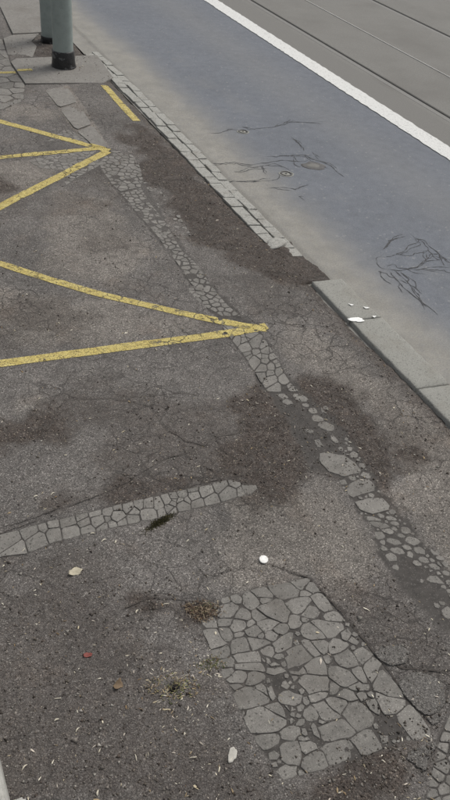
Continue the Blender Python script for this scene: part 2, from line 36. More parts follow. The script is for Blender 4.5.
STRIP=[[(1262,1751),(1252,1747),(1241,1751),(1235,1758),(1232,1767),(1230,1776),(1238,1781),(1245,1781),(1257,1776),(1261,1767),(1262,1759)],[(1262,1716),(1256,1714),(1250,1712),(1239,1715),(1232,1725),(1227,1733),(1234,1744),(1241,1746),(1248,1746),(1256,1744),(1260,1736),(1263,1728)],[(1328,1718),(1320,1713),(1312,1708),(1302,1713),(1293,1719),(1289,1724),(1285,1730),(1283,1737),(1281,1744),(1282,1752),(1284,1760),(1295,1764),(1305,1759),(1315,1752),(1321,1742),(1326,1731)],[(1313,1684),(1305,1680),(1297,1683),(1290,1689),(1289,1695),(1293,1704),(1300,1704),(1309,1703),(1315,1693)],[(1322,1641),(1315,1639),(1304,1640),(1297,1645),(1295,1654),(1295,1664),(1299,1670),(1309,1673),(1316,1672),(1322,1669),(1327,1659),(1325,1650)],[(1369,1637),(1360,1629),(1351,1629),(1344,1633),(1337,1638),(1340,1649),(1345,1659),(1350,1668),(1358,1668),(1371,1665),(1373,1659),(1374,1652),(1371,1644)],[(1325,1602),(1320,1598),(1313,1597),(1306,1598),(1297,1598),(1291,1603),(1285,1608),(1285,1616),(1285,1624),(1291,1631),(1297,1635),(1303,1637),(1310,1635),(1317,1630),(1322,1620),(1326,1610)],[(1334,1546),(1324,1539),(1315,1542),(1306,1546),(1300,1553),(1294,1560),(1289,1570),(1285,1580),(1293,1589),(1302,1595),(1308,1594),(1314,1593),(1320,1593),(1327,1589),(1335,1576),(1343,1564),(1338,1555)],[(1257,1557),(1249,1554),(1240,1557),(1233,1565),(1231,1573),(1235,1581),(1241,1582),(1246,1578),(1252,1573),(1256,1567)],[(1310,1447),(1303,1441),(1296,1440),(1293,1445),(1293,1455),(1297,1460),(1306,1463),(1311,1460),(1311,1454)],[(1302,1521),(1314,1521),(1316,1505),(1316,1488),(1309,1481),(1298,1484),(1296,1494),(1294,1504),(1298,1513)],[(1236,1522),(1246,1521),(1255,1519),(1254,1503),(1253,1486),(1245,1480),(1236,1484),(1227,1487),(1231,1505)],[(1221,1458),(1234,1456),(1249,1452),(1264,1442),(1280,1432),(1296,1422),(1302,1408),(1308,1393),(1314,1378),(1313,1361),(1313,1343),(1309,1338),(1305,1333),(1285,1333),(1264,1333),(1244,1333),(1231,1346),(1217,1359),(1204,1372),(1203,1390),(1201,1408),(1200,1425),(1210,1442)],[(1215,1279),(1227,1290),(1240,1300),(1254,1303),(1269,1306),(1283,1309),(1299,1303),(1315,1296),(1317,1281),(1319,1265),(1311,1256),(1303,1247),(1285,1247),(1266,1247),(1247,1247),(1231,1245),(1217,1245),(1213,1254),(1209,1263),(1212,1271)],[(1211,1226),(1227,1227),(1246,1225),(1265,1224),(1280,1220),(1295,1216),(1309,1211),(1311,1193),(1313,1175),(1306,1168),(1298,1161),(1278,1161),(1257,1162),(1237,1164),(1224,1178),(1211,1193),(1211,1210)],[(1262,1100),(1252,1100),(1243,1101),(1236,1103),(1228,1104),(1221,1113),(1214,1121),(1211,1130),(1208,1137),(1219,1140),(1226,1137),(1232,1133),(1238,1130),(1244,1125),(1256,1117),(1260,1108)],[(1249,1129),(1237,1134),(1233,1137),(1228,1139),(1224,1141),(1213,1145),(1209,1154),(1212,1163),(1222,1162),(1231,1157),(1240,1151),(1246,1143),(1252,1135)],[(1302,1116),(1293,1116),(1283,1121),(1271,1125),(1270,1136),(1274,1142),(1282,1142),(1288,1139),(1295,1136),(1298,1129),(1301,1123)],[(1296,1098),(1290,1096),(1280,1098),(1271,1108),(1272,1115),(1279,1118),(1283,1117),(1291,1113),(1299,1106)],[(1313,1061),(1306,1056),(1298,1057),(1291,1059),(1283,1068),(1286,1077),(1294,1087),(1301,1087),(1308,1083),(1314,1079),(1316,1072)],[(1315,1017),(1309,1014),(1302,1011),(1294,1011),(1285,1013),(1280,1021),(1276,1029),(1273,1037),(1279,1043),(1285,1047),(1294,1048),(1302,1043),(1311,1037),(1316,1027)],[(1255,1031),(1244,1031),(1232,1035),(1223,1045),(1218,1056),(1224,1063),(1237,1063),(1245,1057),(1252,1049),(1258,1042)],[(1245,999),(1241,996),(1234,998),(1225,1001),(1218,1007),(1212,1014),(1208,1025),(1215,1030),(1221,1029),(1229,1028),(1239,1024),(1243,1018),(1247,1012),(1246,1005)],[(1305,978),(1299,972),(1291,975),(1283,979),(1276,986),(1275,997),(1279,1004),(1286,1005),(1293,1004),(1302,1002),(1306,994),(1309,986)],[(1266,983),(1255,974),(1250,978),(1246,983),(1245,991),(1252,997),(1258,1001),(1264,998),(1266,989)],[(1296,946),(1293,942),(1282,944),(1276,949),(1270,954),(1270,965),(1273,970),(1284,971),(1290,966),(1297,961),(1298,956)],[(1268,946),(1261,941),(1251,944),(1245,950),(1243,958),(1249,964),(1254,965),(1264,959),(1267,951)],[(1276,928),(1276,928),(1276,928),(1276,928),(1269,930),(1267,937),(1275,938),(1281,931),(1279,928)],[(1346,960),(1339,954),(1330,956),(1323,962),(1322,969),(1323,976),(1329,983),(1336,986),(1343,988),(1352,980),(1355,968)],[(1246,896),(1256,900),(1266,903),(1275,899),(1284,894),(1288,878),(1290,863),(1283,865),(1274,869),(1263,876),(1254,882),(1249,889)],[(1286,915),(1280,912),(1275,914),(1277,923),(1277,923),(1277,923),(1277,923),(1277,923),(1277,923)],[(1235,893),(1230,888),(1226,890),(1224,891),(1224,895),(1227,901),(1231,904),(1236,902),(1237,897)],[(1228,804),(1224,801),(1216,802),(1211,809),(1211,813),(1214,818),(1220,821),(1226,817),(1228,811)],[(1292,832),(1288,830),(1281,830),(1277,836),(1278,842),(1279,845),(1286,845),(1292,844),(1293,838)],[(1249,771),(1242,765),(1234,759),(1223,764),(1218,770),(1217,783),(1223,795),(1236,797),(1248,798),(1251,790),(1254,783)],[(1354,1060),(1348,1057),(1339,1057),(1333,1063),(1327,1069),(1329,1077),(1330,1082),(1341,1084),(1351,1079),(1354,1073),(1357,1067)],[(1285,1051),(1277,1048),(1272,1049),(1263,1055),(1262,1066),(1265,1069),(1272,1070),(1280,1066),(1284,1059)],[(1309,912),(1305,910),(1294,913),(1288,922),(1285,930),(1287,938),(1297,937),(1307,931),(1309,924),(1312,919)],[(1345,909),(1339,905),(1328,909),(1326,918),(1326,923),(1326,928),(1333,931),(1338,929),(1346,921)],[(1344,932),(1336,934),(1330,936),(1324,940),(1321,949),(1327,953),(1333,952),(1342,949),(1346,939)],[(1262,1077),(1252,1073),(1243,1076),(1235,1083),(1229,1089),(1226,1099),(1235,1100),(1244,1098),(1251,1097),(1257,1092),(1261,1086)],[(1275,1004),(1268,1002),(1260,1004),(1251,1012),(1250,1021),(1253,1025),(1264,1026),(1273,1019),(1275,1012)],[(1321,925),(1322,922),(1317,915),(1313,924),(1311,929),(1314,935),(1322,936),(1321,925),(1321,925)],[(1327,885),(1321,882),(1314,883),(1307,889),(1306,896),(1311,903),(1319,902),(1326,898),(1329,891)],[(1309,858),(1304,856),(1299,855),(1293,860),(1295,867),(1299,872),(1304,872),(1310,870),(1312,863)],[(1313,940),(1308,939),(1303,941),(1299,948),(1299,952),(1301,953),(1304,956),(1312,952),(1314,945)],[(1247,806),(1242,802),(1235,804),(1231,811),(1231,815),(1232,821),(1237,821),(1246,815),(1248,811)],[(1366,943),(1359,942),(1352,944),(1346,953),(1347,956),(1352,960),(1354,962),(1364,959),(1366,953)],[(1278,2137),(1275,2111),(1242,2105),(1262,2142)],[(1344,2141),(1348,2132),(1347,2119),(1297,2058),(1272,2062),(1279,2108),(1293,2118)],[(1289,2120),(1278,2112),(1277,2113),(1280,2135),(1281,2135)],[(1219,2050),(1219,2087),(1239,2101),(1274,2107),(1275,2107),(1268,2061),(1260,2052)],[(1348,2116),(1344,2071),(1343,2064),(1342,2062),(1300,2046),(1299,2057)],[(1314,2008),(1292,2023),(1292,2027),(1298,2042),(1340,2058),(1321,2013)],[(1218,2022),(1218,2026),(1218,2046),(1257,2048),(1251,2033)],[(1256,2033),(1262,2049),(1270,2057),(1294,2053),(1294,2043),(1289,2028),(1261,2020),(1256,2024)],[(1262,2017),(1288,2024),(1288,2020),(1275,1994),(1269,1990)],[(1217,1995),(1218,2020),(1251,2030),(1251,2021)],[(1212,1933),(1213,1950),(1216,1991),(1253,2019),(1258,2015),(1266,1986),(1259,1971)],[(1301,1985),(1277,1993),(1291,2020),(1312,2005)],[(1263,1971),(1270,1985),(1275,1989),(1299,1981),(1297,1967),(1277,1953)],[(1344,2059),(1341,2016),(1325,2016),(1342,2058)],[(1339,2009),(1337,1985),(1335,1976),(1303,1967),(1302,1968),(1304,1983),(1315,2003),(1322,2009)],[(1334,1972),(1329,1950),(1309,1945),(1304,1964)],[(1213,1926),(1213,1930),(1259,1967),(1273,1949),(1262,1921),(1252,1913)],[(1266,1922),(1277,1949),(1298,1963),(1300,1962),(1305,1943),(1296,1920),(1287,1911)],[(1329,1947),(1324,1924),(1300,1920),(1308,1942)],[(1206,1856),(1211,1922),(1250,1909),(1238,1884)],[(1242,1886),(1254,1910),(1263,1917),(1284,1907),(1277,1886)],[(1322,1920),(1315,1889),(1282,1873),(1280,1886),(1288,1907),(1297,1916)],[(1205,1825),(1206,1850),(1206,1853),(1239,1882),(1276,1883),(1278,1869),(1267,1844)],[(1316,1885),(1315,1884),(1312,1830),(1287,1817),(1273,1828),(1271,1844),(1282,1869)],[(1245,1790),(1205,1807),(1206,1821),(1267,1841),(1269,1824),(1251,1790)],[(1312,1825),(1311,1823),(1313,1807),(1284,1794),(1289,1814)],[(1313,1804),(1317,1769),(1286,1776),(1281,1787),(1283,1790)],[(1260,2143),(1238,2105),(1219,2091),(1219,2102),(1218,2135),(1250,2165),(1261,2157)],[(1330,2178),(1344,2145),(1293,2122),(1282,2141),(1290,2166),(1299,2176)],[(1254,2276),(1271,2273),(1278,2230),(1255,2201),(1235,2201),(1229,2238)],[(1229,2279),(1251,2276),(1228,2241),(1223,2239)],[(1300,2234),(1308,2222),(1297,2179),(1288,2169),(1264,2162),(1253,2170),(1257,2199),(1280,2227)],[(1274,2273),(1276,2272),(1299,2240),(1280,2234)],[(1311,2221),(1320,2208),(1330,2183),(1301,2181)],[(1215,2182),(1215,2188),(1222,2231),(1226,2233),(1232,2200)],[(1250,2169),(1218,2140),(1216,2177),(1234,2196),(1253,2196)],[(1286,2163),(1279,2142),(1279,2141),(1264,2145),(1265,2158)]]
LOWFILL=[[(1298,815),(1278,812),(1276,792),(1297,781),(1310,794)],[(1313,1404),(1333,1396),(1347,1412),(1337,1431),(1318,1422)],[(1240,723),(1262,725),(1265,745),(1245,756),(1233,739)],[(1346,1448),(1330,1456),(1321,1436),(1336,1431)],[(1272,753),(1294,772),(1278,788),(1258,768)],[(1207,1016),(1182,1014),(1181,990),(1204,982),(1214,997)],[(1267,792),(1273,792),(1273,801),(1266,799)],[(1345,1458),(1341,1463),(1335,1462),(1335,1458),(1340,1454)],[(1297,1319),(1314,1300),(1327,1301),(1333,1318),(1316,1336),(1305,1328)],[(1337,1388),(1331,1395),(1323,1388),(1327,1382),(1335,1380)],[(1212,1067),(1226,1074),(1227,1095),(1204,1102),(1193,1087),(1196,1072)],[(1214,1303),(1235,1302),(1238,1325),(1212,1325)],[(1226,722),(1234,728),(1230,735),(1222,732)],[(1312,812),(1325,829),(1311,843),(1293,832)],[(1247,711),(1237,722),(1230,716),(1238,705)],[(1327,1374),(1315,1360),(1325,1344),(1339,1352),(1343,1366)],[(1330,1467),(1338,1463),(1344,1474),(1335,1477)],[(1319,1150),(1309,1162),(1294,1156),(1295,1143),(1312,1137)],[(1278,1325),(1272,1331),(1255,1331),(1253,1318),(1260,1308),(1273,1309)],[(1223,751),(1225,744),(1229,741),(1236,746),(1229,754)],[(1269,1231),(1279,1222),(1292,1229),(1287,1244),(1276,1242)],[(1197,1049),(1206,1046),(1215,1056),(1214,1063),(1205,1067),(1196,1060)],[(1265,1138),(1273,1146),(1263,1160),(1252,1157),(1253,1140)],[(1177,962),(1186,953),(1198,959),(1198,971),(1189,976),(1177,970)],[(1332,1343),(1327,1343),(1325,1340),(1328,1335),(1333,1336)],[(1314,1424),(1307,1426),(1304,1422),(1309,1415),(1315,1416)],[(1201,1026),(1205,1035),(1197,1047),(1185,1042),(1184,1029)],[(1345,1391),(1344,1397),(1338,1397),(1337,1391),(1342,1389)],[(1289,1318),(1289,1325),(1283,1325),(1278,1318),(1284,1314)],[(1302,1216),(1311,1214),(1319,1222),(1312,1232),(1299,1225)],[(1341,1494),(1339,1488),(1348,1480),(1356,1482),(1358,1496),(1351,1500)],[(1279,1091),(1274,1100),(1263,1097),(1261,1090),(1268,1081),(1278,1082)],[(1257,1229),(1266,1229),(1268,1237),(1263,1240),(1257,1237)],[(1220,707),(1227,708),(1229,714),(1224,719),(1218,713)],[(1300,894),(1301,907),(1292,908),(1288,898)],[(1353,1475),(1347,1477),(1345,1472),(1348,1467),(1355,1470)],[(1301,883),(1302,892),(1292,891),(1294,882)],[(1279,847),(1286,850),(1287,859),(1277,864),(1271,857)],[(1285,1146),(1292,1146),(1293,1153),(1288,1157),(1282,1154),(1282,1150)],[(1316,1232),(1322,1238),(1317,1246),(1309,1239)],[(1236,1243),(1232,1235),(1237,1227),(1247,1229),(1245,1240)],[(1297,1428),(1302,1425),(1307,1430),(1305,1437),(1298,1434)],[(1318,1443),(1310,1444),(1308,1437),(1314,1433),(1320,1437)],[(1258,767),(1252,768),(1248,762),(1253,757),(1258,758)],[(1311,1129),(1310,1134),(1305,1137),(1302,1129),(1307,1126)],[(1285,821),(1280,829),(1274,825),(1273,818),(1282,815)],[(1316,1101),(1309,1101),(1307,1092),(1315,1089),(1320,1095)],[(1266,1129),(1261,1129),(1257,1120),(1264,1116),(1270,1120)],[(1297,964),(1302,958),(1310,961),(1309,971),(1299,970)],[(1274,754),(1274,747),(1281,743),(1285,748),(1282,753)],[(1297,843),(1304,841),(1307,847),(1306,851),(1298,854),(1295,851)],[(1219,1290),(1219,1294),(1215,1299),(1208,1295),(1207,1291),(1213,1286)],[(1326,854),(1324,861),(1316,862),(1314,856),(1321,851)],[(1311,1048),(1318,1048),(1321,1052),(1318,1057),(1313,1058),(1308,1053)],[(1213,1105),(1216,1100),(1222,1100),(1224,1107),(1220,1109),(1216,1108)],[(1203,1174),(1209,1173),(1213,1176),(1213,1181),(1207,1183),(1204,1180)],[(1302,1112),(1305,1107),(1312,1110),(1311,1116),(1306,1117)],[(1282,1094),(1283,1087),(1289,1088),(1289,1094)],[(1318,993),(1315,996),(1309,995),(1309,989),(1314,987),(1317,990)],[(1224,1171),(1222,1176),(1218,1177),(1216,1173),(1219,1169)]]
